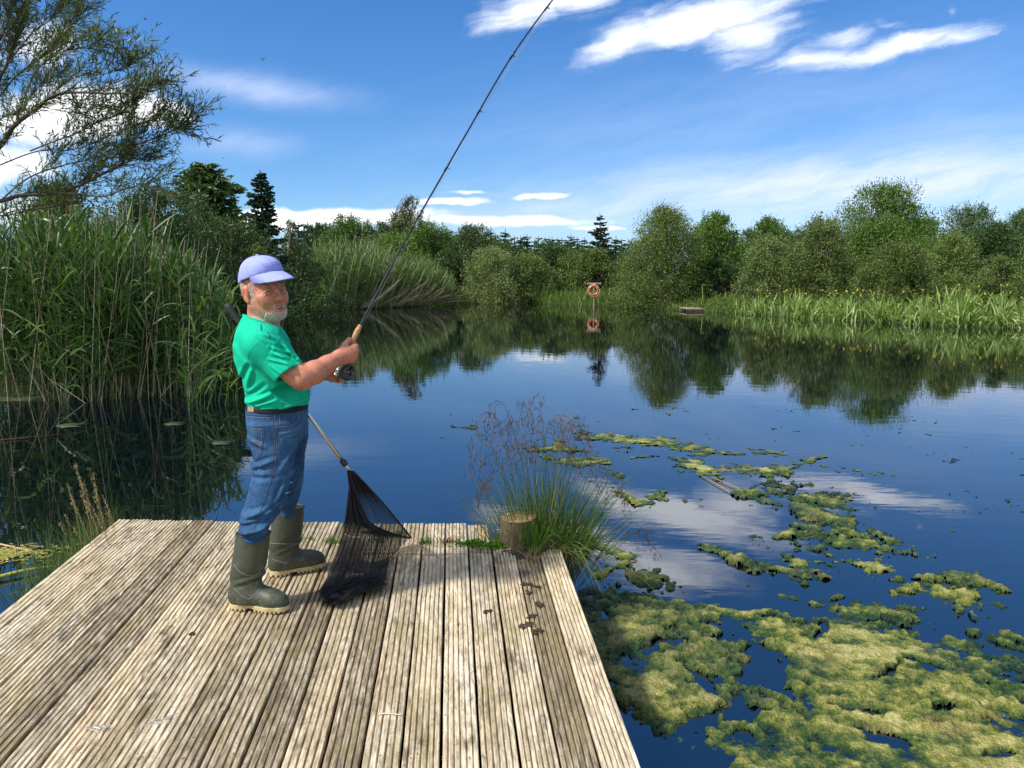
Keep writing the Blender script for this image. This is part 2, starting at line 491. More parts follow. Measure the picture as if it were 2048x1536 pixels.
def build_jetty():
    root = empty("wooden_jetty", (-1.0, 2.0, 0))
    tag(root, 'weathered grey jetty of grooved deck boards that the man stands on', 'jetty')
    o3 = np.array([-1.0, 2.0, 0.0])
    V, F, BC, TN, n0 = [], [], [], [], 0
    r = np.random.default_rng(3)
    def board(k, s0, s1, x_in, wd, ng, tone, dz, tilt):
        "one grooved board between the distances s0 and s1; x_in: distance of its right side from the jetty's edge"
        nonlocal n0
        gw, gd = .0056, .0090
        prof = [(0, -.030), (0, -.004), (.003, 0)]
        rib = (wd - ng * gw) / (ng + 1)
        x = 0
        for i in range(ng):
            x += rib
            prof += [(x - .0022, 0), (x, -.0022), (x + .0012, -gd), (x + gw - .0012, -gd), (x + gw, -.0022), (x + gw + .0022, 0)]
            x += gw
        prof += [(wd - .003, 0), (wd, -.004), (wd, -.030)]
        prof = np.array(prof)
        ns = max(2, int((s1 - s0) / .045))
        S = np.linspace(s0, s1, ns + 1)
        w = np.stack([np.repeat(S, len(prof)), np.tile(prof[:, 0], ns + 1), np.tile(prof[:, 1], ns + 1)], -1)
        dzn = (fbm(np.stack([w[:, 0] * 2.2, w[:, 1] * 22, 0 * w[:, 0] + k * 7.7], -1), 3) - .5) * .0042
        dxn = (fbm(np.stack([w[:, 0] * 3, 0 * w[:, 0], 0 * w[:, 0] + k * 3.1], -1), 3) - .5) * .005
        chew = np.clip(fbm(np.stack([w[:, 0] * 13, w[:, 1] * 90, 0 * w[:, 0] + k * 5.3], -1), 2) - .62, 0, 1) * .022   # splintered ribs
        inw = x_in + wd - w[:, 1] + dxn
        xy = EDGE0[None] + DIR[None] * w[:, :1] - SIDE[None] * inw[:, None]
        z = w[:, 2] + dz + tilt * (w[:, 1] / wd - .5) + np.where(w[:, 2] > -.02, dzn - chew, 0)
        V.append(np.column_stack([xy, z + deck_z(xy[:, 1])]) - o3)
        BC.append(np.column_stack([w[:, 1], w[:, 0], np.full(len(w), k)])); TN.append(np.full(len(w), tone))
        m = len(prof)
        for i in range(ns):
            j = np.arange(m - 1) + i * m + n0
            F.extend(np.stack([j, j + m, j + m + 1, j + 1], -1)[:, ::-1].tolist())
        F.append([n0 + j for j in range(m)]); F.append([n0 + ns * m + j for j in range(m - 1, -1, -1)])
        n0 += len(w)
    tones = [.68, .22, .62, .55, .74, .60, .52, .30, .58, .24, .40, .34, .66, .5, .72, .45, .3, .55, .62, .7, .74, .6]
    for k in range(21):
        x_in = k * PITCH_B + .002
        wd = PITCH_B - .008 - r.random() * .004
        if k == 20: wd = .075
        mid = EDGE0 - SIDE * (x_in + wd / 2)
        # distance along the board at which the far edge is met
        s_end = (far_edge(mid[0]) - mid[1]) / DIR[1] + r.normal() * .008
        ng = 6 if k in (0, 2) else (5 if k in (1, 3, 4, 5, 14, 15, 17, 18, 19) else 4)
        if k == 20: ng = 2
        dz, tilt = r.normal() * .0025, r.normal() * .003
        if k == 0: s_end -= .42                      # cut away round the corner post
        if k == 1: s_end -= .50
        if k == 2: s_end -= .44
        joint = (2.10 + .03 * math.sin(k)) if 2 < k < 9 else None
        if joint:
            board(k, -4.6, joint - .008, x_in, wd, ng, tones[k], dz, tilt)
            board(k + .5, joint + .012, s_end, x_in, wd, ng, tones[k] * .9, dz + r.normal() * .002, tilt)
        else:
            board(k, -4.6, s_end, x_in, wd, ng, tones[k], dz, tilt)
    o = mesh_obj("deck", np.concatenate(V), F, M_WOOD, root, smooth=False)
    point_attr(o, 'bc', np.concatenate(BC)); point_attr(o, 'tone', np.concatenate(TN))
    dark = mat_plain("wet_dark_timber", (.045, .036, .026), .75, .4, 12, .6)
    def at(s, x_in, z): 
        q = EDGE0 + DIR * s - SIDE * x_in
        return np.array([q[0], q[1], z + deck_z(q[1])]) - o3
    rot = np.array([[SIDE[0], DIR[0], 0], [SIDE[1], DIR[1], -DECK_K], [0, DECK_K, 1]])
    for s in (-4.2, -2.4, -.6, 1.1, 2.28):
        mesh_obj("cross_beam", *box(at(s, 1.38, -.115), (2.70, .09, .165), rot), dark, root, smooth=False)
    for xi, ln in ((.06, 6.6), (2.64, 6.6)):
        mesh_obj("side_beam", *box(at(-1.1, xi, -.20), (.05, ln, .33), rot), dark, root, smooth=False)
    mesh_obj("end_light_blocker", *box(at(2.40, 1.45, -.22), (2.45, .03, .36), rot), dark, root, smooth=False)  # unseen board added to block sky reflections under the gaps; side beams deepened likewise
    for s in (-3.3, -.2, 2.1):
        for xi in (.22, 2.5):
            v, f = tube([at(s, xi, -2.3), at(s, xi, -.205)], [.075, .07], 14)
            mesh_obj("support_post", v, f, dark, root)
build_jetty()
# ================================================================== PLANTS
def norm(a):
    return a / (np.linalg.norm(a, axis=-1, keepdims=True) + 1e-12)
def ribbons(base, d, L, w, droop, nseg=4, r=None, taper=1.0, fold=0.0, root=0.5):
    "N blades: base (N,3), direction d (N,3), length L, width w, droop (fraction of L)"
    r = r or rng
    N = len(base); d = norm(d)
    L, w, droop = (np.broadcast_to(np.asarray(q, float), (N,)) for q in (L, w, droop))
    t = np.linspace(0, 1, nseg + 1)
    c = base[:, None] + d[:, None] * (L[:, None] * t)[..., None]
    c = c + np.array([0, 0, -1.0]) * (droop * L)[:, None, None] * (t ** 2.2)[None, :, None]
    az = r.random(N) * 2 * math.pi
    q = np.stack([np.cos(az), np.sin(az), 0 * az], -1)
    side = norm(np.cross(d, q + 0.3 * d))
    prof = root + (1 - root) * np.sin(np.clip(t * 2.2, 0, math.pi / 2)); prof = prof * (1 - t ** 2.2 * taper)
    prof[-1] = max(prof[-1], .06)
    hw = (w[:, None] * 0.5) * prof[None]
    v = np.stack([c - side[:, None] * hw[..., None], c + side[:, None] * hw[..., None]], 2)     # N, nseg+1, 2, 3
    v = v.reshape(-1, 3)
    i = np.arange(N)[:, None] * (nseg + 1) * 2 + np.arange(nseg)[None] * 2
    i = i.ravel()
    return v, np.stack([i, i + 1, i + 3, i + 2], -1)
def diamonds(c, ax, L, w, r=None, nrm=None):
    "N leaf-shaped faces: centre, axis, length, width"
    r = r or rng
    N = len(c); ax = norm(ax)
    q = r.normal(size=(N, 3)) if nrm is None else nrm
    s = norm(np.cross(ax, q)) * (np.broadcast_to(w, (N,)) * .5)[:, None]
    a = ax * (np.broadcast_to(L, (N,)) * .5)[:, None]
    v = np.stack([c - a, c - a * .1 + s, c + a, c - a * .1 - s], 1).reshape(-1, 3)
    i = np.arange(N) * 4
    return v, np.stack([i, i + 1, i + 2, i + 3], -1)
def cat(parts):
    V, F, n = [], [], 0
    for v, f in parts:
        V.append(v); F.append(f + n); n += len(v)
    return np.concatenate(V), np.concatenate(F)

M_BARK = mat_plain("bark", (.085, .068, .05), .85, .4, 9, .9)
M_BARK_PALE = mat_plain("pale_bark", (.16, .14, .11), .85, .3, 9, .7)
M_WILLOW = mat_leaf("willow_leaves", (.075, .120, .026), (.135, .195, .042), (.20, .26, .075), .28)
M_OLIVE = mat_leaf("olive_willow_leaves", (.070, .108, .022), (.110, .160, .034), (.165, .215, .062), .25)
M_SILVER = mat_leaf("silvery_leaves", (.10, .145, .042), (.17, .23, .070), (.26, .32, .13), .28)
M_GREEN = mat_leaf("mid_green_leaves", (.050, .108, .016), (.095, .180, .026), (.155, .25, .045), .30)
M_DARK = mat_leaf("dark_leaves", (.028, .062, .012), (.050, .098, .020), (.085, .14, .03), .24)
M_YEL = mat_leaf("fresh_yellow_green_leaves", (.07, .115, .016), (.115, .175, .026), (.17, .23, .04), .38)
M_NEEDLE = mat_leaf("spruce_needles", (.018, .045, .022), (.030, .068, .030), (.05, .095, .04), .12)
M_NEEDLE2 = mat_leaf("pine_needles", (.045, .090, .022), (.080, .145, .036), (.12, .195, .055), .16)
M_NEARW = mat_leaf("narrow_willow_leaves", (.045, .072, .022), (.085, .125, .036), (.14, .185, .06), .30)
M_REED = mat_leaf("reed_leaves", (.030, .080, .015), (.062, .140, .026), (.13, .22, .05), .32, .40, .1)
M_REEDB = mat_leaf("pale_reed_leaves", (.045, .105, .020), (.085, .165, .035), (.15, .23, .060), .32, .45, .1)
M_STALK = mat_leaf("dead_reed_stalks", (.26, .21, .13), (.42, .37, .25), (.58, .53, .40), .1, .6, .1)
M_IRIS = mat_leaf("iris_blades", (.085, .165, .030), (.19, .30, .060), (.42, .50, .20), .35, .38, .1)
M_GRASS = mat_leaf("bank_grass", (0.061, 0.110, 0.020), (0.110, 0.182, 0.033), (0.187, 0.253, 0.066), .35, .5, .1)
M_TUFT = mat_leaf("tussock_blades", (0.044, 0.094, 0.020), (0.088, 0.163, 0.035), (0.250, 0.250, 0.100), .30, .45, .1)
M_FRESH = mat_leaf("fresh_grass", (.05, .13, .012), (.085, .20, .02), (.15, .27, .04), .4, .45, .1)
M_SEED = mat_leaf("brown_seed_heads", (.055, .028, .018), (.10, .055, .032), (.19, .12, .06), .15, .7, .1)
M_STRAW = mat_leaf("dry_straw", (.22, .16, .07), (.36, .28, .14), (.46, .38, .22), .25, .6, .1)

def limb(MBx, a, b, r0, r1, bend, r, n=6, sides=6):
    a, b = np.asarray(a, float), np.asarray(b, float)
    t = np.linspace(0, 1, n)[:, None]
    off = r.normal(size=3) * bend * np.linalg.norm(b - a)
    p = a + (b - a) * t + off * np.sin(t * math.pi)
    MBx.add(*tube(p, np.linspace(r0, r1, n), sides, caps=False))
    return p
def broadleaf(name, label, cat_, u, vtop, Y, wpx, leafmat, seed, nleaf=14000, leaf=(.075, .034), vbase=None, group=None, shape=0.5,
              lobes=30, gap=0.0, low=0.12, bark=None, sparse_top=0):
    "a tree or bush standing at distance Y whose crown spans wpx pixels of the photo and reaches row vtop"
    r = np.random.default_rng(seed)
    sc = TY(Y) / Y; Y = TY(Y); leaf = (leaf[0] * sc * .80, leaf[1] * sc * .84); nleaf = int(nleaf * 1.7)
    top = P(u, vtop, Y)
    x0, y0 = top[0], Y
    z0 = float(ground_z(np.array([x0]), np.array([y0]))[0])
    H = top[2] - z0
    W = wpx / 2 / FPX * Y
    root = empty(name, (x0, y0, z0 - .05))
    tag(root, label, cat_, group)
    # lobes of the crown
    C = []
    for i in range(lobes):
        h = low + (1 - low) * (i + r.random()) / lobes
        prof = math.sin(math.pi * min(1, max(0.05, (h * .92 + .06))) ** shape) ** .60
        az = r.random() * 2 * math.pi; rad = W * prof * (.30 + .58 * math.sqrt(r.random()))
        rr = W * (.17 + .20 * r.random()) * (.6 + .45 * prof)
        rr = min(rr, H * .25)
        zc = min(h * H, H - rr * .85)
        C.append((rad * math.cos(az), rad * math.sin(az) * .8, zc, rr))
    C.append((0, 0, H - W * .22, min(W * .24, H * .2)))
    for i in range(7):
        C.append((r.normal() * W * .22, r.normal() * W * .2, H * (low + (.78 - low) * (i + .5) / 7), min(W * .42, H * .24)))
    C = np.array(C)
    # branches
    mb = MB()
    tr = max(.03, .028 * H)
    nst = 1 if H > 3.2 else 3
    hub = []
    for s in range(nst):
        a = (r.normal() * .08 * nst, r.normal() * .08 * nst, -.1); b = (r.normal() * .1 * W, r.normal() * .1 * W, H * (.55 + .2 * r.random()))
        hub.append(limb(mb, a, b, tr, tr * .35, .05, r, 8))
    for cx, cy, cz, rr in C:
        q = hub[r.integers(nst)]; k = min(7, max(1, int(8 * cz / H * .6)))
        e = limb(mb, q[k], (cx, cy, cz), tr * .45, tr * .12, .12, r, 5, 5)
        for _ in range(4):
            d = r.normal(size=3); d /= np.linalg.norm(d); d[2] = abs(d[2])
            limb(mb, e[3], np.array([cx, cy, cz]) + d * rr * .9, tr * .13, tr * .05, .1, r, 4, 4)
    mb.build("trunk", bark or M_BARK, root)
    # leaves in clumps through the shell of every lobe
    wt = C[:, 3] ** 2; wt /= wt.sum()
    per = 26
    ncl = max(60, int(nleaf / per))
    li = r.choice(len(C), ncl, p=wt)
    d = norm(r.normal(size=(ncl, 3)) + np.array([0, 0, .25]))
    rad = C[li, 3] * np.clip(.62 + .45 * r.random(ncl) ** .7, 0, 1.12)
    cc = C[li, :3] + d * rad[:, None]
    cc[:, 2] = np.clip(cc[:, 2], .08, H + .05)
    if gap:
        keep = fbm(cc * (1.1 / sc) + seed, 2) > gap
        cc, d, li = cc[keep], d[keep], li[keep]
    ncl = len(cc)
    sg = np.clip(.20 * C[li, 3], .05 * sc, .20 * sc)
    c = np.repeat(cc, per, 0) + r.normal(size=(ncl * per, 3)) * np.repeat(sg, per)[:, None]
    ax = norm(np.repeat(d, per, 0) * .9 + r.normal(size=(ncl * per, 3)) * .8 + np.array([0, 0, .15]))
    L = leaf[0] * (.7 + .6 * r.random(len(c))); w = leaf[1] * (.7 + .6 * r.random(len(c)))
    parts = [diamonds(c, ax, L, w, r)]
    # shoots that break the outline
    nsh = int(ncl * .55)
    si = r.integers(0, ncl, nsh)
    sd = norm(d[si] * .6 + np.array([0, 0, .8]) + r.normal(size=(nsh, 3)) * .35)
    sl = (.12 + .35 * r.random(nsh)) * min(sc, W * .4 + .3)
    k = 8
    tt = np.tile(np.linspace(.1, 1, k), nsh)
    c2 = np.repeat(cc[si], k, 0) + np.repeat(sd, k, 0) * (tt * np.repeat(sl, k))[:, None] + r.normal(size=(nsh * k, 3)) * .02 * sc
    parts.append(diamonds(c2, np.repeat(sd, k, 0) + r.normal(size=(nsh * k, 3)) * .7, leaf[0] * .9, leaf[1] * .9, r))
    v, f = cat(parts)
    mesh_obj("crown", v, f, leafmat, root, smooth=False)
    return root

def conifer(name, label, cat_, u, vtop, Y, wpx, mat, seed, tiers=16, dens=1.0, droop=.25, group=None, vlow=None, detail=1.0, flat=.6, crown_low=.06):
    r = np.random.default_rng(seed)
    sc = TY(Y) / Y; Y = TY(Y)
    top = P(u, vtop, Y)
    x0 = top[0]; z0 = float(ground_z(np.array([x0]), np.array([Y]))[0])
    H = top[2] - z0; W = wpx / 2 / FPX * Y
    root = empty(name, (x0, Y, z0 - .05)); tag(root, label, cat_, group)
    mb = MB()
    mb.add(*tube([(0, 0, -.1), (0.01 * H, 0, H * .5), (0, 0, H * 1.0)], [.022 * H, .014 * H, .004 * H], 7))
    parts = []
    for i in range(tiers):
        h = crown_low + (1 - crown_low) * (i / tiers) ** .92
        R0 = W * ((1 - h) ** flat) * (.8 + .35 * r.random())
        nb = int((7 + 3 * r.random()) * (1 if detail == 1 else .7))
        a0 = r.random() * 6.28
        for j in range(nb):
            az = a0 + j * 6.283 / nb + r.normal() * .22
            L = R0 * (.65 + .45 * r.random()) + .05
            zb = h * H + r.normal() * .02 * H
            t = np.linspace(0, 1, 7)
            p = np.stack([np.cos(az) * L * t, np.sin(az) * L * t, zb + L * (.30 * t - droop * 2.2 * t ** 2 + droop * 1.35 * t ** 3.2)], -1)
            mb.add(*tube(p, np.linspace(.010, .003, 7) * max(.5, H / 5), 4, caps=False))
            # needle sprays on the branch and its side twigs
            m = int(19 * dens * (L / W + .5))
            ts = .12 + .88 * r.random(m)
            pc = np.stack([np.interp(ts, t, p[:, q]) for q in range(3)], -1)
            dirb = np.array([math.cos(az), math.sin(az), 0])
            sd = np.array([-math.sin(az), math.cos(az), 0])
            sgn = r.choice([-1, 1], m)
            tw = norm(dirb * .7 + sd * (sgn * (.5 + .5 * r.random(m)))[:, None] + np.array([0, 0, 1]) * (r.normal(size=m) * .25 - .10)[:, None])
            tl = L * (.16 + .24 * r.random(m)) * (1.15 - .5 * ts) + .05
            k = max(3, int(7 * detail))
            tt = np.tile(np.linspace(0.05, 1, k), m)
            c = np.repeat(pc, k, 0) + np.repeat(tw, k, 0) * (tt * np.repeat(tl, k))[:, None]
            ax = np.repeat(tw, k, 0) + r.normal(size=(m * k, 3)) * .55
            parts.append(diamonds(c, ax, np.repeat(tl, k) * .5 + .03 * sc, (.030 + .030 * r.random(m * k)) * sc * (1.4 if detail < 1 else 1), r))
    for k in range(10):                                   # leader
        parts.append(diamonds(np.array([[0, 0, H * (.95 + .006 * k)]]) + r.normal(size=(1, 3)) * .01, np.array([[r.normal() * .4, r.normal() * .4, 1.0]]), .14 * H / 5, .03, r))
    mb.build("trunk", M_BARK, root)
    v, f = cat(parts)
    mesh_obj("crown", v, f, mat, root, smooth=False)
    return root

# ------------------------------------------------------------------ trees on the far side
def build_trees():
    B, K = broadleaf, conifer
    g = 'trees and bushes round the pond'
    # left, behind the reeds
    K("pine_tree", 'bushy dark green conifer with drooping tips, taller and broader than the spruce beside it', 'tree', 410, 326, 24.0, 210, M_NEEDLE2, 11, 36, 1.5, .06, g, flat=.40)
    K("spruce_tree", 'dark narrow spruce standing alone against the sky left of the man', 'tree', 520, 340, 23.0, 125, M_NEEDLE, 12, 28, 1.6, .12, g, flat=.62)
    B("leafy_tree", 'fresh yellow green leafy tree rising behind the tall reeds', 'tree', 130, 372, 17.0, 250, M_YEL, 13, 16000, (.075, .045), group=g, gap=.36)
    B("dark_bush", 'spreading dark bush behind the reeds, below the bushy conifer', 'bush', 290, 372, 20.0, 300, M_DARK, 14, 22000, (.07, .042), group=g, gap=.24)
    B("hawthorn_bush", 'dark hawthorn bush directly behind the spruce and over the water', 'bush', 465, 440, 22.0, 270, M_DARK, 15, 17000, (.07, .042), group=g, low=.02)
    B("hawthorn_bush", 'dark bush behind the head of the man, reaching down to the water', 'bush', 590, 492, 27.0, 190, M_DARK, 16, 16000, (.075, .045), group=g, low=.0)
    B("leafy_bush", 'small leafy bush with pale fresh leaves just above the blue cap', 'bush', 525, 494, 20.5, 110, M_YEL, 17, 2600, (.075, .042), group=g, gap=.45, low=.55)
    B("leafy_bush", 'thin bush with open twigs against the white cloud, right of the spruce', 'bush', 582, 436, 27.0, 66, M_GREEN, 18, 3200, (.08, .05), group=g, gap=.38)
    B("dark_bush", 'low dark bush on the left bank filling the gap beneath the conifers', 'bush', 385, 405, 22.5, 230, M_DARK, 19, 12000, (.07, .04), group=g, low=.0)
    # behind the second reed bed
    B("leafy_tree", 'mid green leafy tree left of the tall sparse one, behind the leaning reeds', 'tree', 700, 432, 40.0, 160, M_GREEN, 21, 13000, (.11, .06), group=g)
    B("sparse_tree", 'tall thin tree with pale open top poking into the cloud above its neighbours', 'tree', 812, 386, 43.0, 105, M_OLIVE, 22, 5200, (.12, .06), group=g, gap=.42, low=.3)
    B("leafy_tree", 'rounded green tree immediately right of the fishing rod on the far bank', 'tree', 850, 442, 41.0, 150, M_GREEN, 23, 13000, (.11, .06), group=g)
    B("leafy_tree", 'dark green tree between the rounded tree and the row of spruces', 'tree', 945, 452, 44.0, 160, M_DARK, 24, 12000, (.11, .06), group=g)
    B("dark_bush", 'dark bush behind the pale reed tops on the far bank', 'bush', 790, 470, 37.0, 190, M_GREEN, 25, 13000, (.10, .055), group=g, low=.0)
    B("dark_bush", 'deep green bush filling the bank left of the silvery bush', 'bush', 900, 498, 38.5, 120, M_DARK, 26, 9000, (.10, .055), group=g, low=.0)
    # centre
    B("willow_bush", 'round silvery green willow bush left of the lifebuoy', 'bush', 985, 494, 36.0, 165, M_SILVER, 27, 15000, (.10, .04), group=g, low=.02)
    B("willow_bush", 'smaller silvery willow bush joined to the round one on its right', 'bush', 1055, 508, 37.0, 120, M_WILLOW, 28, 11000, (.10, .04), group=g, low=.02)
    B("dark_bush", 'dark bush in shade between the silvery bush and the solitary spruce', 'bush', 1115, 494, 39.0, 150, M_DARK, 29, 12000, (.10, .055), group=g, low=.0)
    K("spruce_tree", 'solitary dark spruce with wide open top branches behind the lifebuoy', 'tree', 1200, 426, 39.0, 100, M_NEEDLE, 30, 13, 1.1, .12, g, flat=.75)
    B("dark_bush", 'olive green bush at the foot of the solitary spruce', 'bush', 1180, 500, 38.0, 150, M_OLIVE, 31, 12000, (.10, .055), group=g, low=.0)
    # right
    B("willow_tree", 'big rounded willow with pointed top, right of the lifebuoy', 'tree', 1335, 416, 31.0, 215, M_WILLOW, 41, 26000, (.085, .034), group=g, low=.02)
    B("leafy_tree", 'dark green round tree directly right of the big pointed willow', 'tree', 1432, 430, 34.0, 150, M_GREEN, 42, 17000, (.10, .055), group=g)
    B("dark_bush", 'dark bush low under the round tree on the right bank', 'bush', 1440, 520, 31.0, 140, M_DARK, 43, 10000, (.09, .05), group=g, low=.0)
    B("leafy_tree", 'distant blue green tree between two willows, small and pointed', 'tree', 1535, 438, 42.0, 150, M_GREEN, 44, 13000, (.11, .06), group=g)
    K("spruce_tree", 'tiny far spruce tip showing over the right hand willows', 'tree', 1642, 420, 52.0, 40, M_NEEDLE, 45, 12, 1.2, .14, g, detail=.7)
    B("willow_bush", 'pale silvery willow bush at the left end of the iris bed', 'bush', 1545, 472, 28.5, 150, M_SILVER, 46, 17000, (.08, .034), group=g, low=.0)
    B("willow_tree", 'olive brown willow standing behind the middle of the iris bed', 'tree', 1655, 440, 28.0, 200, M_OLIVE, 47, 22000, (.08, .034), group=g, low=.0)
    B("tall_tree", 'tallest tree on the right bank, open topped above the willows', 'tree', 1785, 372, 33.0, 250, M_GREEN, 48, 22000, (.10, .05), group=g, gap=.30, low=.25, shape=.36)
    B("willow_tree", 'green bushy tree under the tallest tree on the right bank', 'tree', 1770, 440, 31.0, 240, M_GREEN, 49, 22000, (.095, .048), group=g, low=.1)
    B("willow_bush", 'silvery olive willow in front of the tallest tree, behind the iris', 'bush', 1810, 490, 25.5, 190, M_OLIVE, 50, 21000, (.075, .03), group=g, low=.0)
    B("willow_bush", 'greyish willow bush on the bank near the right end of the pond', 'bush', 1905, 470, 26.5, 165, M_WILLOW, 51, 18000, (.075, .032), group=g, low=.0)
    B("scrub_bush", 'reddish olive scrub bush at the far right behind the iris', 'bush', 2010, 516, 24.5, 140, M_OLIVE, 52, 12000, (.07, .03), group=g, gap=.30, low=.0)
    B("pine_tree", 'flat topped dark pine on the right skyline next to the tallest tree', 'tree', 1940, 412, 46.0, 215, M_NEEDLE2, 53, 15000, (.14, .05), group=g, shape=.42)
    B("pine_tree", 'dark pine cut by the right edge of the picture', 'tree', 2060, 416, 46.0, 230, M_NEEDLE2, 54, 15000, (.14, .05), group=g, shape=.42)
    B("pine_tree", 'broad dark pine lower than its neighbours behind the greyish willow', 'tree', 1990, 452, 42.0, 190, M_DARK, 55, 13000, (.12, .06), group=g, low=.0)
    B("leafy_tree", 'green tree beyond the right end of the pond', 'tree', 2190, 400, 34.0, 260, M_GREEN, 56, 14000, (.10, .055), group=g)
    # willows and trees farther back that close the bank
    for i, (u, vt, Y, w, mt, lb) in enumerate([(980, 486, 50, 260, M_DARK, 'broad dark tree far behind the round silvery bush'), (1110, 488, 50, 200, M_DARK, 'broad dark tree far behind the shaded bush'), (640, 446, 46, 120, M_DARK, 'dark tree far behind the leaning reeds'), (765, 446, 50, 130, M_DARK, 'dark tree far behind the sparse pale one'),
                                    (1290, 478, 48, 150, M_DARK, 'dark tree seen left of the pointed willow'), (1490, 462, 48, 140, M_DARK, 'dark tree far behind the pale willow bush'),
                                    (1600, 462, 46, 150, M_DARK, 'dark tree glimpsed between pale and olive willows'), (1850, 436, 40, 160, M_GREEN, 'green tree between tallest tree and flat pine')]):
        B("background_tree", lb, 'tree', u, vt, Y, w, mt, 70 + i, 9000, (.12, .065), group=g, low=.0)
build_trees()

def copy_tree(o, loc, scale, rz, label):
    c = o.copy(); COL.objects.link(c)
    c.location = [float(q) for q in loc]; c.scale = (scale[0], scale[0], scale[1]); c.rotation_euler = (0, 0, rz)
    c['label'] = label
    for ch in o.children:
        d = ch.copy(); COL.objects.link(d); d.parent = c
    return c
def build_spruce_row():
    r = np.random.default_rng(5)
    lab = 'small dark spruce in the even row of treetops along the far skyline'
    protos = [conifer("skyline_spruce", lab, 'tree', 900 + 40 * i, 458, 58 + i, 70, M_NEEDLE, 90 + i, 12, 1.1, .15, 'spruces along the skyline', detail=.6, flat=.7) for i in range(3)]
    Hp = [max(v.co.z for v in p.children[1].data.vertices) for p in protos]
    for i in range(66):
        u = 600 + i * 9.9 + r.normal() * 4
        vt = 452 + (u - 640) / 600 * 26 + r.normal() * 5
        if u > 1060: vt += 2
        Y = TY(56 + r.random() * 9)
        t = P(u, vt, Y); z0 = float(ground_z(np.array([t[0]]), np.array([Y]))[0])
        k = int(r.integers(3))
        s = (t[2] - z0) / Hp[k]
        copy_tree(protos[k], (t[0], Y, z0 - .05), (s * (1.25 + .5 * r.random()), s), r.random() * 6.28, lab)
build_spruce_row()

# ------------------------------------------------------------------ the near willow that reaches in from the left
def build_near_willow():
    r = np.random.default_rng(21)
    Y0 = 9.4
    root = empty("willow_tree", (P(-250, 600, Y0)[0], Y0, -.3))
    o = np.array(root.location)
    tag(root, 'near willow with narrow leaves, its branches reaching in from the left edge of the sky', 'tree')
    def px(l, y0, y1):
        n = len(l)
        return spline([P(u, v, y0 + (y1 - y0) * i / (n - 1)) for i, (u, v) in enumerate(l)], 9 * n)
    limbs = [
        (px([(-250, 620), (-200, 480), (-150, 400), (-60, 335), (0, 292), (30, 250), (75, 216), (100, 195), (140, 185), (240, 187), (290, 180), (316, 166)], 9.4, 8.6), .085, .004, .5),
        (px([(-200, 480), (-120, 425), (0, 402), (40, 391), (110, 386), (160, 370), (200, 350), (240, 330), (265, 295), (300, 280), (345, 262), (372, 254)], 9.4, 9.0), .06, .004, .95),
        (px([(-150, 400), (-60, 250), (-15, 180), (18, 120), (38, 60), (60, 0), (80, -70)], 9.3, 9.8), .05, .008, 1.0),
        (px([(-40, 250), (20, 165), (60, 130), (110, 92), (140, 55), (165, 22)], 9.6, 10.2), .022, .004, 1.0),
        (px([(30, 250), (50, 190), (75, 140), (110, 110), (150, 98), (185, 92), (200, 92)], 9.2, 8.9), .02, .004, .95),
        (px([(100, 195), (130, 165), (165, 150), (205, 148), (240, 140), (262, 128)], 9.0, 8.8), .014, .003, .9),
        (px([(60, 302), (110, 282), (150, 268), (195, 245), (230, 232), (262, 212), (275, 200)], 9.5, 9.2), .018, .003, .95),
        (px([(0, 330), (50, 310), (90, 300), (140, 300), (190, 285), (240, 262), (290, 245), (335, 238)], 9.6, 9.7), .016, .003, 1.0),
        (px([(110, 386), (160, 388), (205, 393), (250, 378), (285, 370), (310, 376), (338, 392)], 9.2, 9.0), .02, .004, .55),
        (px([(0, 402), (50, 360), (95, 340), (150, 325), (205, 315), (262, 318), (300, 322)], 9.4, 9.5), .02, .004, 1.0),
        (px([(-60, 335), (0, 240), (40, 222), (80, 170), (120, 150)], 9.6, 10.0), .02, .004, .9),
        (px([(-80, 300), (-20, 120), (10, 60), (28, 0), (40, -60)], 9.6, 9.3), .02, .006, 1.0),
        (px([(-60, 420), (0, 432), (60, 420), (120, 412), (175, 402)], 9.5, 9.6), .02, .004, .8),
        (px([(15, 130), (60, 70), (100, 40), (130, 10), (150, -30)], 9.5, 9.2), .016, .004, 1.0),
        (px([(50, 190), (90, 215), (150, 225), (200, 222)], 9.4, 9.2), .010, .003, .7),
    ]
    mb = MB(); parts = []
    for p, r0, r1, fol in limbs:
        p = p - o
        n = len(p)
        mb.add(*tube(p, np.linspace(r0 * .5, r1 * .7, n), 7))
        T = norm(np.gradient(p, axis=0))
        seg = np.linalg.norm(np.diff(p, axis=0), axis=1).sum()
        m = int(seg * 46 * fol)
        for _ in range(m):
            k = min(n - 1, int(n * (.22 + .78 * r.random() ** .8)))
            L = .16 + .34 * r.random()
            d = norm(T[k] * .8 + np.array([0, 0, .55]) + r.normal(size=3) * np.array([.55, .7, .55]))
            t = np.linspace(0, 1, 6)
            tw = p[k] + np.outer(t * L, d) + np.outer(t ** 2, r.normal(size=3) * .05 + np.array([0, 0, .03]))
            mb.add(*tube(tw, np.linspace(.0035, .0012, 6), 3, caps=False))
            q = int(L / .021)
            ts = .15 + .85 * np.arange(q) / q
            c = np.stack([np.interp(ts, t, tw[:, j]) for j in range(3)], -1)
            lax = norm(d[None] * .9 + r.normal(size=(q, 3)) * .6 + np.array([0, 0, .05]))
            ll = .07 + .055 * r.random(q)
            parts.append(diamonds(c + lax * (ll * .5)[:, None], lax, ll, .0095 + .005 * r.random(q), r))
    mb.build("trunk", M_BARK, root)
    v, f = cat(parts)
    mesh_obj("crown", v, f, M_NEARW, root, smooth=False)
build_near_willow()

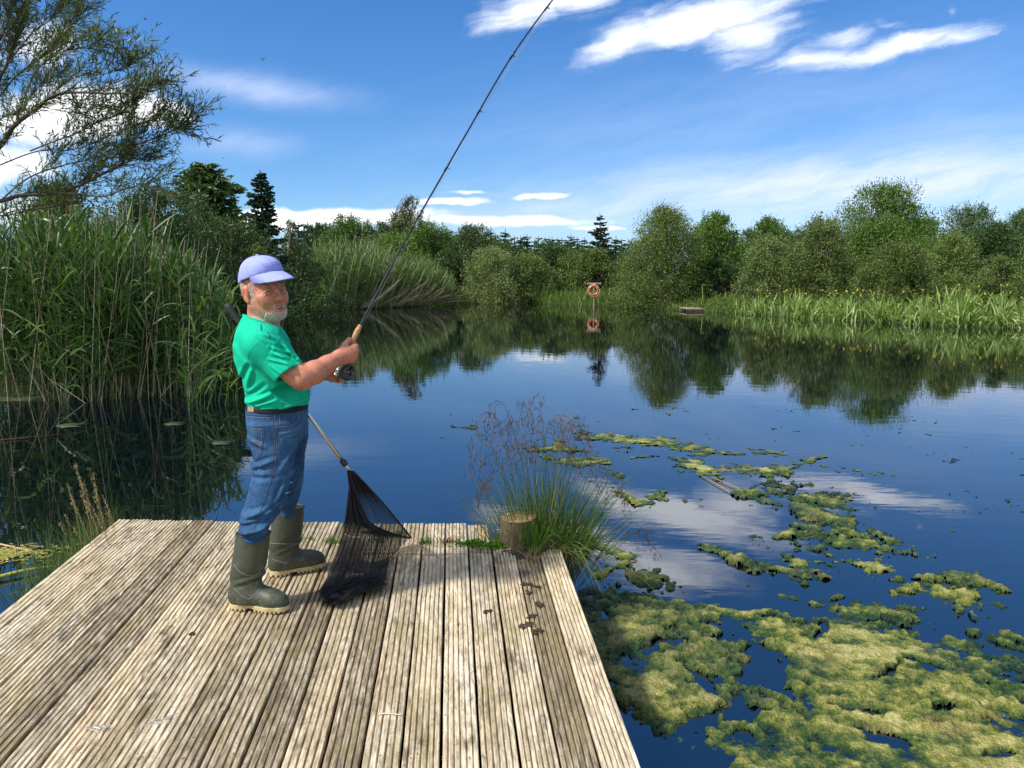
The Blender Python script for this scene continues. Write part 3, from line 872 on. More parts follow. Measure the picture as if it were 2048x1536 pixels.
# ------------------------------------------------------------------ reeds, iris and bank grass (uncountable masses)
def reeds(name, base, H, lean, r, leafmat, n_leaf=8, leafL=(.32, .62), leafW=.026, stem=.0055, name_group=None):
    "reed stems with their leaves as one mesh"
    N = len(base)
    d = norm(np.column_stack([lean[:, 0], lean[:, 1], np.ones(N)]))
    parts = [ribbons(base, d, H, stem * 2, .04, 4, r, taper=.7, root=1)]
    fr = np.linspace(.22, 1.0, n_leaf)
    for q in fr:
        k = r.random(N) < .9
        fb = np.clip(q + r.normal(size=N) * .05, .1, 1)
        p = base + d * (H * fb)[:, None] + np.array([0, 0, -1]) * (.04 * H * fb ** 2.2)[:, None]
        az = r.random(N) * 6.283
        el = np.where(q > .85, 1.1, .78) + r.normal(size=N) * .2
        ld = np.stack([np.cos(az) * np.cos(el), np.sin(az) * np.cos(el), np.sin(el)], -1)
        L = leafL[0] + (leafL[1] - leafL[0]) * r.random(N)
        parts.append(ribbons(p[k], ld[k], L[k], leafW * (.7 + .6 * r.random(N))[k], (.12 + .60 * r.random(N) ** 1.4)[k], 5, r))
    return cat(parts)
def dead_stalks(base, H, lean, r, w=.008, plume=True):
    N = len(base)
    d = norm(np.column_stack([lean[:, 0], lean[:, 1], np.ones(N)]))
    parts = [ribbons(base, d, H, w, .03, 4, r, taper=.6, root=1)]
    return cat(parts)
def build_left_reeds():
    r = np.random.default_rng(31)
    N = 1750
    a, b = PZ(-160, 806, WATER), PZ(402, 800, WATER)
    s = r.random(N)
    base = a + (b - a) * s[:, None]
    dep = r.random(N) ** .8 * 3.4
    base[:, 1] += dep + .5 * np.sin(s * 9) * .4 + r.normal(size=N) * .12
    base[:, 0] -= dep * .32 * s + r.normal(size=N) * .1
    base[:, 2] = WATER - .12
    uo = 1024 + base[:, 0] / (base[:, 1] * .99) * FPX
    H = np.interp(uo, [0, 250, 340, 400, 440], [3.05, 2.9, 2.45, 1.95, 1.5]) * (.80 + .25 * r.random(N))
    lean = np.stack([.06 + r.normal(size=N) * .10, -.03 + r.normal(size=N) * .10], -1)
    lean[:, 0] += np.where(uo > 380, .08, 0)
    v, f = reeds("reeds", base, H, lean, r, M_REED, 9, (.36, .72), .040, .0045)
    tag(mesh_obj("reeds", v, f, M_REED, smooth=False), 'tall dense green reed bed standing in the water on the left', 'reeds', kind='stuff')
    k = r.random(N) < .42
    Hs = H[k] * (1.0 + .26 * r.random(k.sum()))
    v1, f1 = dead_stalks(base[k] + r.normal(size=(k.sum(), 3)) * [.06, .06, 0], Hs, lean[k] * .8 + r.normal(size=(k.sum(), 2)) * .07, r, .0115)
    # broken, bent-over stalks near the water
    m = 260
    bb = base[r.integers(0, N, m)].copy(); bb[:, 1] -= .1; bb[:, 2] = WATER - .02
    v2, f2 = dead_stalks(bb, .5 + .9 * r.random(m), r.normal(size=(m, 2)) * .75, r, .009)
    v, f = cat([(v1, f1), (v2, f2)])
    tag(mesh_obj("dead_reed_stalks", v, f, M_STALK, smooth=False), 'pale dead stalks standing among the green reeds on the left', 'reed stalks', kind='stuff')
    # the loose reeds at the right-hand end of the bed, in front of it
    for i, (u, vb, h, ln) in enumerate([(452, 812, 1.55, .10), (430, 806, 1.75, .16), (465, 800, 1.30, .04), (412, 818, 1.35, .2), (398, 812, 1.9, .12), (376, 822, 1.25, -.08)]):
        p = PZ(u, vb, WATER - .0)
        p[2] -= .1
        n = 3
        bs = np.repeat(p[None], n, 0) + r.normal(size=(n, 3)) * [.05, .05, 0]
        v, f = reeds("reed_clump", bs - p, h * (.8 + .25 * r.random(n)), np.stack([ln + r.normal(size=n) * .07, r.normal(size=n) * .06], -1), r, M_REEDB, 8, (.28, .5), .026, .004)
        lb = ['loose reed clump with long leaves nearest to the back of the man', 'leafy reed clump leaning right at the end of the reed bed', 'short sparse reed clump beside the net handle',
              'low reed clump leaning over the water in front of the bed', 'taller upright reed clump at the corner of the reed bed', 'short reed clump leaning left over the dark water'][i]
        tag(mesh_obj("reed_clump", v, f, M_REEDB, smooth=False, loc=p), lb, 'reeds', 'loose reed clumps')
build_left_reeds()
def build_far_reeds():
    r = np.random.default_rng(33)
    N = 1500
    s = r.random(N)
    a, b = PZ(628, 624, WATER), PZ(895, 611, WATER)
    base = a + (b - a) * s[:, None]
    dep = r.random(N) * 6.0
    base[:, 1] += dep
    base[:, 0] *= base[:, 1] / (base[:, 1] - dep)
    base[:, 2] = WATER - .1 + dep * .12
    H = np.interp(s, [0, .12, .3, .55, .8, 1], [3.7, 4.2, 3.9, 3.3, 2.7, 1.4]) * (.82 + .25 * r.random(N))
    lean = np.stack([.10 + s * .22 + r.normal(size=N) * .10, -.04 + r.normal(size=N) * .1], -1)
    v, f = reeds("reeds", base, H * .9, lean, r, M_REEDB, 7, (.55, 1.1), .062, .012)
    tag(mesh_obj("reeds", v, f, M_REEDB, smooth=False), 'reed bed on the far left bank, leaning towards the right', 'reeds', kind='stuff')
    k = r.random(N) < .34
    v, f = dead_stalks(base[k], H[k] * (1.0 + .18 * r.random(k.sum())), lean[k] * 1.2 + r.normal(size=(k.sum(), 2)) * .09, r, .024)
    # fallen, curved stems hanging over the water
    m = 120
    ss = .25 + .7 * r.random(m); bb = a + (b - a) * ss[:, None]; bb[:, 2] = WATER + .1; bb[:, 1] += r.random(m) * .8
    d = np.stack([.9 + r.normal(size=m) * .4, -.5 + r.normal(size=m) * .3, .5 + .7 * r.random(m)], -1)
    v2 = ribbons(bb, d, 1.5 + 1.8 * r.random(m), .024, -.25 + .5 * r.random(m), 6, r, root=1)
    v, f = cat([(v, f), v2])
    tag(mesh_obj("dead_reed_stalks", v, f, M_STALK, smooth=False), 'pale dead stalks leaning out of the far left reed bed', 'reed stalks', kind='stuff')
build_far_reeds()
def along_shore(us, back, r):
    vs = np.interp(us, [q[0] for q in sorted(SHORE_PX)], [q[1] for q in sorted(SHORE_PX)])
    p = np.array([PZ(u, v, WATER) for u, v in zip(us, vs)])
    d = np.array([p[i][:2] / np.linalg.norm(p[i][:2]) for i in range(len(p))])
    p[:, :2] += d * back[:, None]
    g = ground_z(p[:, 0], p[:, 1])
    p[:, 2] = np.maximum(g, WATER - .06) - .02
    return p
def blades(p, H, w, droop, spread, r, nseg=5):
    N = len(p)
    d = np.stack([r.normal(size=N) * spread, r.normal(size=N) * spread, np.ones(N)], -1)
    return ribbons(p, d, H, w, droop, nseg, r)
def build_bank_plants():
    r = np.random.default_rng(35)
    # iris bed on the right
    N = 4600
    us = 1462 + (2360 - 1462) * r.random(N)
    us = us + 14 * np.sin(us / 13.0)
    back = -.40 + 3.4 * r.random(N) ** 1.1
    p = along_shore(us, back, r)
    H = (1.0 + .60 * r.random(N)) * np.interp(us, [1462, 1500, 1560, 2360], [.62, 1.0, 1.05, 1.05]) * (.85 + .3 * vnoise(np.column_stack([us / 45.0, 0 * us, 0 * us])))
    v, f = blades(p, H, 0.055 + .035 * r.random(N), .15 + .75 * r.random(N) ** 1.2, .32, r, 6)
    tag(mesh_obj("iris_bed", v, f, M_IRIS, smooth=False), 'dense bed of sword leaved iris along the right bank', 'iris', kind='stuff')
    m_y = mat_leaf("yellow_iris_petals", (.65, .48, .02), (.80, .62, .04), (.85, .72, .12), .3)
    n = 46
    uf = 1480 + 570 * r.random(n); pf = along_shore(uf, .1 + 1.6 * r.random(n), r); pf[:, 2] += 1.0 + .4 * r.random(n)
    c = np.repeat(pf, 6, 0) + r.normal(size=(n * 6, 3)) * .025
    v, f = diamonds(c, r.normal(size=(n * 6, 3)) + [0, 0, -.4], .08, .045, r)
    tag(mesh_obj("iris_flowers", v, f, m_y, smooth=False), 'small yellow iris flowers scattered over the iris bed', 'flowers', kind='stuff')
    # grass and sedge on the middle bank
    N = 9000
    us = 872 + (1480 - 872) * r.random(N)
    back = -.1 + 6 * r.random(N)
    p = along_shore(us, back, r)
    H = (.6 + .75 * r.random(N)) * np.interp(us, [872, 960, 1000, 1060, 1110, 1160, 1240, 1300, 1480], [.8, .9, 1.1, 1.15, .95, .85, .95, .65, .7]) * (.7 + .6 * vnoise(np.column_stack([us / 22.0, 0 * us, 0 * us + 4])))
    v, f = blades(p, H, .05, .15 + .4 * r.random(N), .28, r, 4)
    tag(mesh_obj("bank_grass", v, f, M_GRASS, smooth=False), 'sunlit long grass along the middle of the far bank', 'grass', kind='stuff')
    # taller clump of sedge left of the lifebuoy
    N = 420
    us = 1035 + r.normal(size=N) * 24
    p = along_shore(us, .1 + 1.6 * r.random(N), r)
    v, f = blades(p - PZ(1035, 606, WATER), 1.3 + 1.3 * r.random(N), .06, .12 + .3 * r.random(N), .16, r, 5)
    tag(mesh_obj("sedge_clump", v, f, M_REEDB, smooth=False, loc=PZ(1035, 606, WATER)), 'tall sedge clump on the far bank beside the weathered little platform', 'sedge')
    # low growth under the bushes on the far left bank
    N = 3000
    us = 450 + 430 * r.random(N)
    p = along_shore(us, -.05 + 1.2 * r.random(N), r)
    v, f = blades(p, .3 + .6 * r.random(N), .05, .3 + .4 * r.random(N), .5, r, 4)
    tag(mesh_obj("bank_grass", v, f, M_REED, smooth=False), 'dark low grass along the shaded left bank', 'grass', kind='stuff')
    # land beyond: rough grass so the ground never shows bare
    N = 9000
    us = 560 + 1640 * r.random(N)
    p = along_shore(us, 3 + 18 * r.random(N), r)
    v, f = blades(p, .8 + .9 * r.random(N), .09, .2 + .4 * r.random(N), .35, r, 3)
    tag(mesh_obj("rough_grass", v, f, M_GRASS, smooth=False), 'rough grass between the bushes behind the far bank', 'grass', kind='stuff')
build_bank_plants()
# ================================================================== THE ANGLER
class SDF:
    "a distance field on a regular grid, made of smoothly joined pieces"
    def __init__(s, lo, hi, h):
        s.lo, s.h = np.asarray(lo, float), h
        s.n = np.ceil((np.asarray(hi) - s.lo) / h).astype(int) + 1
        s.D = np.full(s.n, 0.6, np.float32)
    def block(s, lo, hi):
        i0 = np.clip(np.floor((np.asarray(lo) - s.lo) / s.h).astype(int), 0, s.n)
        i1 = np.clip(np.ceil((np.asarray(hi) - s.lo) / s.h).astype(int) + 1, 0, s.n)
        if np.any(i1 <= i0): return None, None
        sl = tuple(slice(a, b) for a, b in zip(i0, i1))
        g = np.meshgrid(*[s.lo[k] + s.h * np.arange(i0[k], i1[k], dtype=np.float32) for k in range(3)], indexing='ij', sparse=False)
        return sl, np.stack(g, -1).astype(np.float32)
    def put(s, fn, lo, hi, k=.02, mode='add'):
        m = k + 2.5 * s.h
        sl, p = s.block(np.asarray(lo) - m, np.asarray(hi) + m)
        if sl is None: return s
        b = fn(p).astype(np.float32); a = s.D[sl]
        if mode == 'add':
            h = np.clip(.5 + .5 * (a - b) / k, 0, 1); s.D[sl] = a + (b - a) * h - k * h * (1 - h)
        elif mode == 'cut':
            b = -b; h = np.clip(.5 - .5 * (a - b) / k, 0, 1); s.D[sl] = a + (b - a) * h + k * h * (1 - h)
        elif mode == 'and':
            h = np.clip(.5 - .5 * (a - b) / k, 0, 1); s.D[sl] = a + (b - a) * h + k * h * (1 - h)
        elif mode == 'disp':
            s.D[sl] = a + b
        return s
    def cone(s, a, b, ra, rb, k=.02, mode='add'):
        a, b = np.asarray(a, float), np.asarray(b, float)
        ab = b - a; L2 = ab @ ab + 1e-9
        def fn(p):
            t = np.clip(((p - a) @ ab) / L2, 0, 1)
            return np.linalg.norm(p - a - t[..., None] * ab, axis=-1) - (ra + (rb - ra) * t)
        r = max(ra, rb)
        return s.put(fn, np.minimum(a, b) - r, np.maximum(a, b) + r, k, mode)
    def chain(s, pts, rad, k=.015, mode='add'):
        for i in range(len(pts) - 1): s.cone(pts[i], pts[i + 1], rad[i], rad[i + 1], k, mode)
        return s
    def ell(s, c, rad, M=None, k=.02, mode='add'):
        c, rad = np.asarray(c, float), np.asarray(rad, float)
        M = np.eye(3) if M is None else np.asarray(M)          # columns: local axes in world
        def fn(p):
            q = (p - c) @ M
            k0 = np.linalg.norm(q / rad, axis=-1); k1 = np.linalg.norm(q / rad ** 2, axis=-1) + 1e-9
            return k0 * (k0 - 1) / k1
        r = rad.max()
        return s.put(fn, c - r, c + r, k, mode)
    def plane(s, c, n, mode='and', k=.004):
        c, n = np.asarray(c, float), np.asarray(n, float) / np.linalg.norm(n)
        hi = s.lo + s.h * s.n
        return s.put(lambda p: (p - c) @ n, s.lo, hi, k, mode)
    def mesh(s):
        D = s.D; S = D < 0
        nx, ny, nz = D.shape
        cnt = np.zeros((nx - 1, ny - 1, nz - 1), np.int8)
        for a in (0, 1):
            for b in (0, 1):
                for c in (0, 1):
                    cnt += S[a:nx - 1 + a, b:ny - 1 + b, c:nz - 1 + c]
        I = np.argwhere((cnt > 0) & (cnt < 8))
        idx = np.full(cnt.shape, -1, np.int32); idx[tuple(I.T)] = np.arange(len(I))
        acc = np.zeros((len(I), 3)); num = np.zeros(len(I))
        co = [(a, b, c) for a in (0, 1) for b in (0, 1) for c in (0, 1)]
        val = {q: D[I[:, 0] + q[0], I[:, 1] + q[1], I[:, 2] + q[2]] for q in co}
        for q in co:
            for ax in range(3):
                if q[ax]: continue
                w = list(q); w[ax] = 1; w = tuple(w)
                va, vb = val[q], val[w]
                x = (va < 0) != (vb < 0)
                t = np.where(x, va / np.where(x, va - vb, 1), 0)
                pos = np.tile(np.array(q, float), (len(I), 1)); pos[:, ax] += t
                acc[x] += pos[x]; num[x] += 1
        V = s.lo + s.h * (I + acc / num[:, None])
        F = []
        for ax in range(3):
            o1, o2 = [k for k in range(3) if k != ax]
            A = S; sl0 = [slice(None)] * 3; sl1 = [slice(None)] * 3
            sl0[ax] = slice(0, -1); sl1[ax] = slice(1, None)
            ch = A[tuple(sl0)] != A[tuple(sl1)]
            E = np.argwhere(ch)
            E = E[(E[:, o1] > 0) & (E[:, o2] > 0) & (E[:, o1] < D.shape[o1] - 1) & (E[:, o2] < D.shape[o2] - 1)]
            ins = S[tuple(E.T)]
            def cell(d1, d2):
                q = E.copy(); q[:, o1] -= d1; q[:, o2] -= d2
                return idx[tuple(q.T)]
            f = np.stack([cell(1, 1), cell(0, 1), cell(0, 0), cell(1, 0)], -1)
            flip = ins if ax != 1 else ~ins
            f[~flip] = f[~flip][:, ::-1]
            F.append(f)
        F = np.concatenate(F)
        return V, F[(F >= 0).all(1)]

# the plane the man stands in, seen square from the camera
B0 = P(545, 750, 4.0)
E2 = np.array([B0[0], B0[1], 0]) / np.linalg.norm(B0[:2])      # away from the camera
E1 = np.array([E2[1], -E2[0], 0])                              # to the right in the picture
UP = np.array([0, 0, 1.0])
def Q(u, v, off=0.0):
    d = ray(u, v); c = np.array([0, 0, CAM_H])
    t = ((B0 - c) @ E2 + off) / (d @ E2)
    return c + d * t
def q_off(p):
    return float((np.asarray(p) - B0) @ E2)
def profile(field, rows, k=.02, mode='add', off_scale=1.0, power=2.0):
    "a limb or trunk given by its outline: rows of (v, u_left, u_right, half_depth, off)"
    zs, cx, aa, bb, oo = [], [], [], [], []
    for v, ul, ur, b, off in rows:
        l, r_ = Q(ul, v, off), Q(ur, v, off)
        zs.append((l[2] + r_[2]) / 2); cx.append(((l + r_) / 2 - B0) @ E1); aa.append(((r_ - l) @ E1) / 2); bb.append(b); oo.append(off)
    o = np.argsort(zs); zs, cx, aa, bb, oo = (np.array(q)[o] for q in (zs, cx, aa, bb, oo))
    def sm(z, y):                                # smooth interpolation of the rows
        zz = np.linspace(zs[0], zs[-1], 160); yy = np.interp(zz, zs, y)
        kk = np.ones(9) / 9; yp = np.pad(yy, 4, mode='edge'); yy = np.convolve(yp, kk, 'valid')
        return np.interp(z, zz, yy)
    def fn(p):
        z = p[..., 2]
        x = (p - B0) @ E1 - sm(z, cx); y = (p - B0) @ E2 - sm(z, oo)
        a, b = sm(z, aa), sm(z, bb)
        rr = (np.abs(x / a) ** power + np.abs(y / b) ** power) ** (1 / power)
        d = (rr - 1) * np.minimum(a, b)
        cap = np.maximum(z - zs[-1], zs[0] - z)
        return np.maximum(d, cap)
    R_ = aa.max() + bb.max() + abs(oo).max()
    c = B0 + E1 * cx.mean()
    lo = np.array([c[0] - R_, c[1] - R_, zs[0]]); hi = np.array([c[0] + R_, c[1] + R_, zs[-1]])
    return field.put(fn, lo, hi, k, mode)
def folds(field, lines, lo, hi):
    "creases of cloth: (u0, v0, u1, v1, width m, depth m [+ ridge, - valley], side off limit)"
    for u0, v0, u1, v1, w, amp, lim in lines:
        a, b = Q(u0, v0), Q(u1, v1)
        a2 = np.array([(a - B0) @ E1, a[2]]); b2 = np.array([(b - B0) @ E1, b[2]]); ab = b2 - a2
        def fn(p):
            q = np.stack([(p - B0) @ E1, p[..., 2]], -1)
            t = np.clip(((q - a2) @ ab) / (ab @ ab), 0, 1)
            d = np.linalg.norm(q - a2 - t[..., None] * ab, axis=-1)
            y = (p - B0) @ E2
            g = np.exp(-(d / w) ** 2) - .55 * np.exp(-((d - 1.9 * w) / w) ** 2)
            return -1.35 * amp * g * np.clip((lim - y) / .05, 0, 1) * np.sin(np.clip(t, .06, .94) * math.pi) ** .5
        m = 3 * w
        z0, z1 = min(a[2], b[2]) - m, max(a[2], b[2]) + m
        xs = [B0 + E1 * q + E2 * y for q in (min(a2[0], b2[0]) - m, max(a2[0], b2[0]) + m) for y in (-.4, lim + .02)]
        xs = np.array(xs)
        field.put(fn, (*xs.min(0)[:2], z0), (*xs.max(0)[:2], z1), .001, 'disp')

MAN_AT = (PD(520, 1222) + PD(598, 1146)) / 2
man = empty("person", MAN_AT)
tag(man, 'bearded man in blue cap, green t-shirt, jeans and rubber boots holding up a fishing rod', 'person')
MO = np.array(man.location)
ZERO = np.zeros(3)

# ---- head frame
ROLL, YAW, HS = R(9.0), R(33.0), 1.15
HC = Q(527, 581, 0)
u_ = math.cos(ROLL) * UP - math.sin(ROLL) * E1
e1_ = math.cos(ROLL) * E1 + math.sin(ROLL) * UP
f_ = math.cos(YAW) * -E2 + math.sin(YAW) * e1_
s_ = math.cos(YAW) * e1_ + math.sin(YAW) * E2
pt = R(-4)
f_, u_ = math.cos(pt) * f_ + math.sin(pt) * u_, math.cos(pt) * u_ - math.sin(pt) * f_
HM = np.stack([s_, f_, u_], 1)                       # columns: side (his left), forward, up
def H(x, y, z): return HC + HM @ (np.array([x, y, z], float) * HS)

def skin_material():
    m, nt, b = mat_new("skin")
    t = nt.new('ShaderNodeAttribute', attribute_name='tone').outputs['Color']
    tc = nt.new('ShaderNodeTexCoord').outputs['Object']
    n = nt.noise(tc, 55, 5, 0.65); n2 = nt.noise(tc, 240, 3, 0.6)
    f = nt.ramp(n, [(.25, (.70, .62, .60)), (.5, (1, 1, 1)), (.78, (1.16, 1.10, 1.06))])
    f2 = nt.ramp(n2, [(.3, (.86, .84, .84)), (.7, (1.1, 1.1, 1.1))])
    nt.put(b.inputs['Base Color'], nt.mix(1.0, nt.mix(1.0, t, f, 'MULTIPLY'), f2, 'MULTIPLY'))
    b.inputs['Roughness'].default_value = .48
    b.inputs['Subsurface Weight'].default_value = .12
    b.inputs['Subsurface Radius'].default_value = (.010, .004, .002)
    nt.put(b.inputs['Normal'], nt.bump(nt.noise(tc, 420, 3), .35, .0012))
    return m
def build_body():
    pts = np.array([Q(470, 500, 0), Q(735, 830, 0)])
    lo = np.minimum(pts[0], pts[1]) - .1; hi = np.maximum(pts[0], pts[1]) + .1
    c = (lo + hi) / 2
    ext = [B0 + E1 * a + E2 * b for a in (-.24, .50) for b in (-.36, .30)]
    lo[:2] = np.min(ext, 0)[:2]; hi[:2] = np.max(ext, 0)[:2]
    lo[2], hi[2] = Q(0, 812)[2], H(0, 0, .14)[2]
    g = SDF(lo, hi, .0033)
    E = lambda c, r, k=.012, mode='add': g.ell(H(*c), np.array(r) * HS, HM, k * HS, mode)
    C = lambda a, b, ra, rb, k=.012, mode='add': g.cone(H(*a), H(*b), ra * HS, rb * HS, k * HS, mode)
    # trunk under the shirt, neck
    g.cone(Q(522, 672), Q(548, 800), .09, .10)
    g.cone(Q(520, 668, -.15), Q(522, 668, .15), .05, .05, .04)
    g.cone(H(0, -.022, -.045), Q(521, 664, 0), .058 * HS, .066, .03)
    C((0, .02, -.07), (0, -.005, -.16), .040, .040, .03)
    # skull and face
    E((0, -.008, .030), (.076, .097, .092))
    E((0, .030, -.040), (.064, .066, .078), .03)
    for s in (-1, 1):
        C((s * .056, .004, -.052), (s * .021, .070, -.094), .020, .018, .03)
        E((s * .043, .060, -.024), (.026, .026, .022), .02)
        E((s * .036, .073, -.046), (.020, .018, .016), .02)            # smiling cheeks
    E((0, .077, -.097), (.025, .021, .018), .02)
    C((-.038, .081, .022), (.038, .081, .022), .013, .013, .016)
    for s in (-1, 1):
        E((s * .032, .101, .001), (.018, .017, .0125), .010, 'cut')
    C((0, .090, .012), (0, .112, -.028), .0085, .0125, .012)
    E((0, .114, -.034), (.0145, .0135, .0115), .008)
    for s in (-1, 1):
        E((s * .0135, .103, -.038), (.0085, .011, .008), .006)
        E((s * .007, .110, -.0455), (.0042, .006, .004), .003, 'cut')
        # eyelids
        pts_u = [(s * .032 - .0155, .083, .0015), (s * .032 - .006, .0945, .0082), (s * .032 + .006, .0945, .0082), (s * .032 + .0155, .083, .0015)]
        pts_l = [(s * .032 - .0155, .083, -.0005), (s * .032 - .006, .093, -.0078), (s * .032 + .006, .093, -.0078), (s * .032 + .0155, .083, -.0005)]
        for L, rr in ((pts_u, .0040), (pts_l, .0036)):
            for i in range(3): C(L[i], L[i + 1], rr, rr, .004)
        # bags, crow's feet, nasolabial crease
        C((s * .022, .094, -.017), (s * .042, .086, -.015), .0022, .0022, .004, 'cut')
        C((s * .017, .104, -.040), (s * .034, .088, -.072), .0024, .0020, .006, 'cut')
        C((s * .052, .076, .002), (s * .062, .062, -.008), .0016, .0014, .004, 'cut')
        C((s * .051, .077, -.006), (s * .058, .066, -.018), .0016, .0014, .004, 'cut')
        # ear
        E((s * .080, -.008, -.006), (.0095, .019, .033), .008)
        E((s * .089, -.004, -.002), (.006, .011, .020), .006, 'cut')
        C((s * .082, -.020, .020), (s * .084, -.024, -.006), .005, .005, .006)
        E((s * .080, .004, -.034), (.007, .008, .010), .006)
    for z in (.046, .056): C((-.03, .094, z), (.03, .094, z + .001), .0016, .0016, .004, 'cut')
    # mouth: lips parted in a smile, corners up
    for i in range(4):
        x0, x1 = -.026 + i * .013, -.013 + i * .013
        zz = lambda x: -.0745 + 11 * x * x
        yy = lambda x: .0985 - 16 * x * x
        C((x0, yy(x0), zz(x0) + .005), (x1, yy(x1), zz(x1) + .005), .0052, .0052, .006)
        C((x0 * .9, yy(x0) + .0005, zz(x0) - .0075), (x1 * .9, yy(x1) + .0005, zz(x1) - .0075), .0066, .0066, .006)
    for i in range(4):
        x0, x1 = -.027 + i * .0135, -.0135 + i * .0135
        C((x0, yy(x0) + .007, zz(x0)), (x1, yy(x1) + .007, zz(x1)), .0030, .0030, .003, 'cut')
    # right arm (near) and its fist round the cork
    k = .02
    g.chain([Q(528, 694, -.165), Q(553, 724, -.205), Q(603, 758, -.250)], [.062, .047, .050], .02)
    g.chain([Q(604, 757, -.250), Q(628, 745, -.222), Q(655, 729, -.180), Q(678, 714, -.145)], [.050, .052, .041, .033], .02)
    g.ell(Q(593, 749, -.226), (.050, .050, .050), None, .03)
    W = Q(679, 713, -.143)
    kn = [Q(710, 693, -.138), Q(711.5, 702, -.142), Q(710, 711.5, -.140), Q(706, 720, -.134)]
    for i, K in enumerate(kn):
        g.cone(W + (K - kn[1]) * .35, K, .021, .0135, .022)
        g.ell(K, (.0125, .0125, .0115), None, .006)
        a = K + E1 * .012 + E2 * .040
        b = K - E1 * .012 + E2 * .072
        c_ = K - E1 * .036 + E2 * .060 - UP * .004
        rf = (.0098, .0095, .0088, .0078) if i < 3 else (.0088, .0084, .0078, .0070)
        g.chain([K, a, b, c_], rf, .004)
    g.chain([Q(682, 705, -.130), Q(690, 690, -.118), Q(698, 680.5, -.106), Q(705.5, 682, -.090), Q(709, 687, -.078)], [.020, .0155, .0125, .0110, .0095], .010)
    # left arm, mostly hidden; fingers at the reel
    g.chain([Q(528, 690, .165), Q(585, 757, .215), Q(632, 748, .12), Q(655, 748, .055)], [.066, .047, .040, .030], .02)
    W2 = Q(656, 748, .05)
    for i, (u, v, o) in enumerate([(676, 747, .004), (678, 753, .010), (677, 758.5, .018), (672, 762, .028)]):
        K = Q(u - 8, v - 2, o + .03)
        g.cone(W2, K, .020, .012, .018)
        g.chain([K, Q(u + 3, v, o + .012), Q(u + 8, v + .5, o - .006), Q(u + 3, v + 2, o - .022)], [.0095, .009, .0085, .0075], .004)
    g.chain([W2, Q(664, 741, .01), Q(673, 742, -.012), Q(681, 745, -.02)], [.018, .013, .011, .009], .008)
    V, F = g.mesh()
    # ---- colour of the skin (its own colours: lips, flushed cheeks, stubble, faded tattoo)
    L = ((V - HC) @ HM) / HS
    x, y, z = L.T
    col = np.tile(np.array([.48, .20, .118]), (len(V), 1))
    def blend(w, c):
        nonlocal col
        w = np.clip(w, 0, 1)[:, None]; col = col * (1 - w) + np.array(c) * w
    gs = lambda d, r: np.exp(-(d / r) ** 2)
    head = (V[:, 2] > Q(530, 640)[2]) & (np.linalg.norm(L, axis=1) < .16)
    for s in (-1, 1): blend(head * gs(np.linalg.norm(L - [s * .043, .075, -.03], axis=1), .024) * .55, (.50, .15, .10))
    blend(head * gs(np.linalg.norm(L - [0, .12, -.034], axis=1), .018) * .75, (.52, .14, .11))
    for s in (-1, 1): blend(head * gs(np.linalg.norm(L - [s * .086, -.005, -.005], axis=1), .03) * .7, (.50, .15, .10))
    blend(head * (y > .07) * gs(np.hypot((x) / 1.9, (z + .0745 - 11 * x * x)), .0085) * 1.0, (.36, .10, .085))
    blend(head * (y > .08) * gs(np.hypot(x / 6, (z + .0745 - 11 * x * x)), .0028) * 1.1, (.06, .015, .012))
    stub = head * (y > .0) * np.clip((-.046 - z) / .02, 0, 1) * np.clip((np.abs(x) - .012 + np.clip((-.083 - z) / .01, 0, 1) * .05) / .02, 0, 1) * (z > -.14)
    blend(stub * np.clip((-.070 - z) / .02, 0, 1) * .42, (.46, .39, .34))
    for s in (-1, 1):
        d = np.hypot(x - s * .033, (z - .021 - .004 * np.cos((x - s * .033) * 80)) * 3.2)
        blend(head * (y > .06) * gs(d, .018) * .75, (.17, .10, .06))
    f0, f1 = Q(634, 741, -.25), Q(650, 731, -.21)
    arm = (V - B0) @ E1
    tat = gs(np.linalg.norm(V - Q(650, 737, -.225), axis=1), .022) * (fbm(V * 90, 3) > .42)
    blend(tat * .75, (.09, .085, .085))
    blend((V[:, 2] < Q(530, 655)[2]) * .35, (.44, .17, .10))
    o = mesh_obj("body", V - MO, F, skin_material(), man)
    at = o.data.attributes.new('tone', 'FLOAT_COLOR', 'POINT')
    at.data.foreach_set('color', np.column_stack([col, np.ones(len(col))]).astype(np.float32).ravel())
    return V, F, L
BV, BF, BL = build_body()

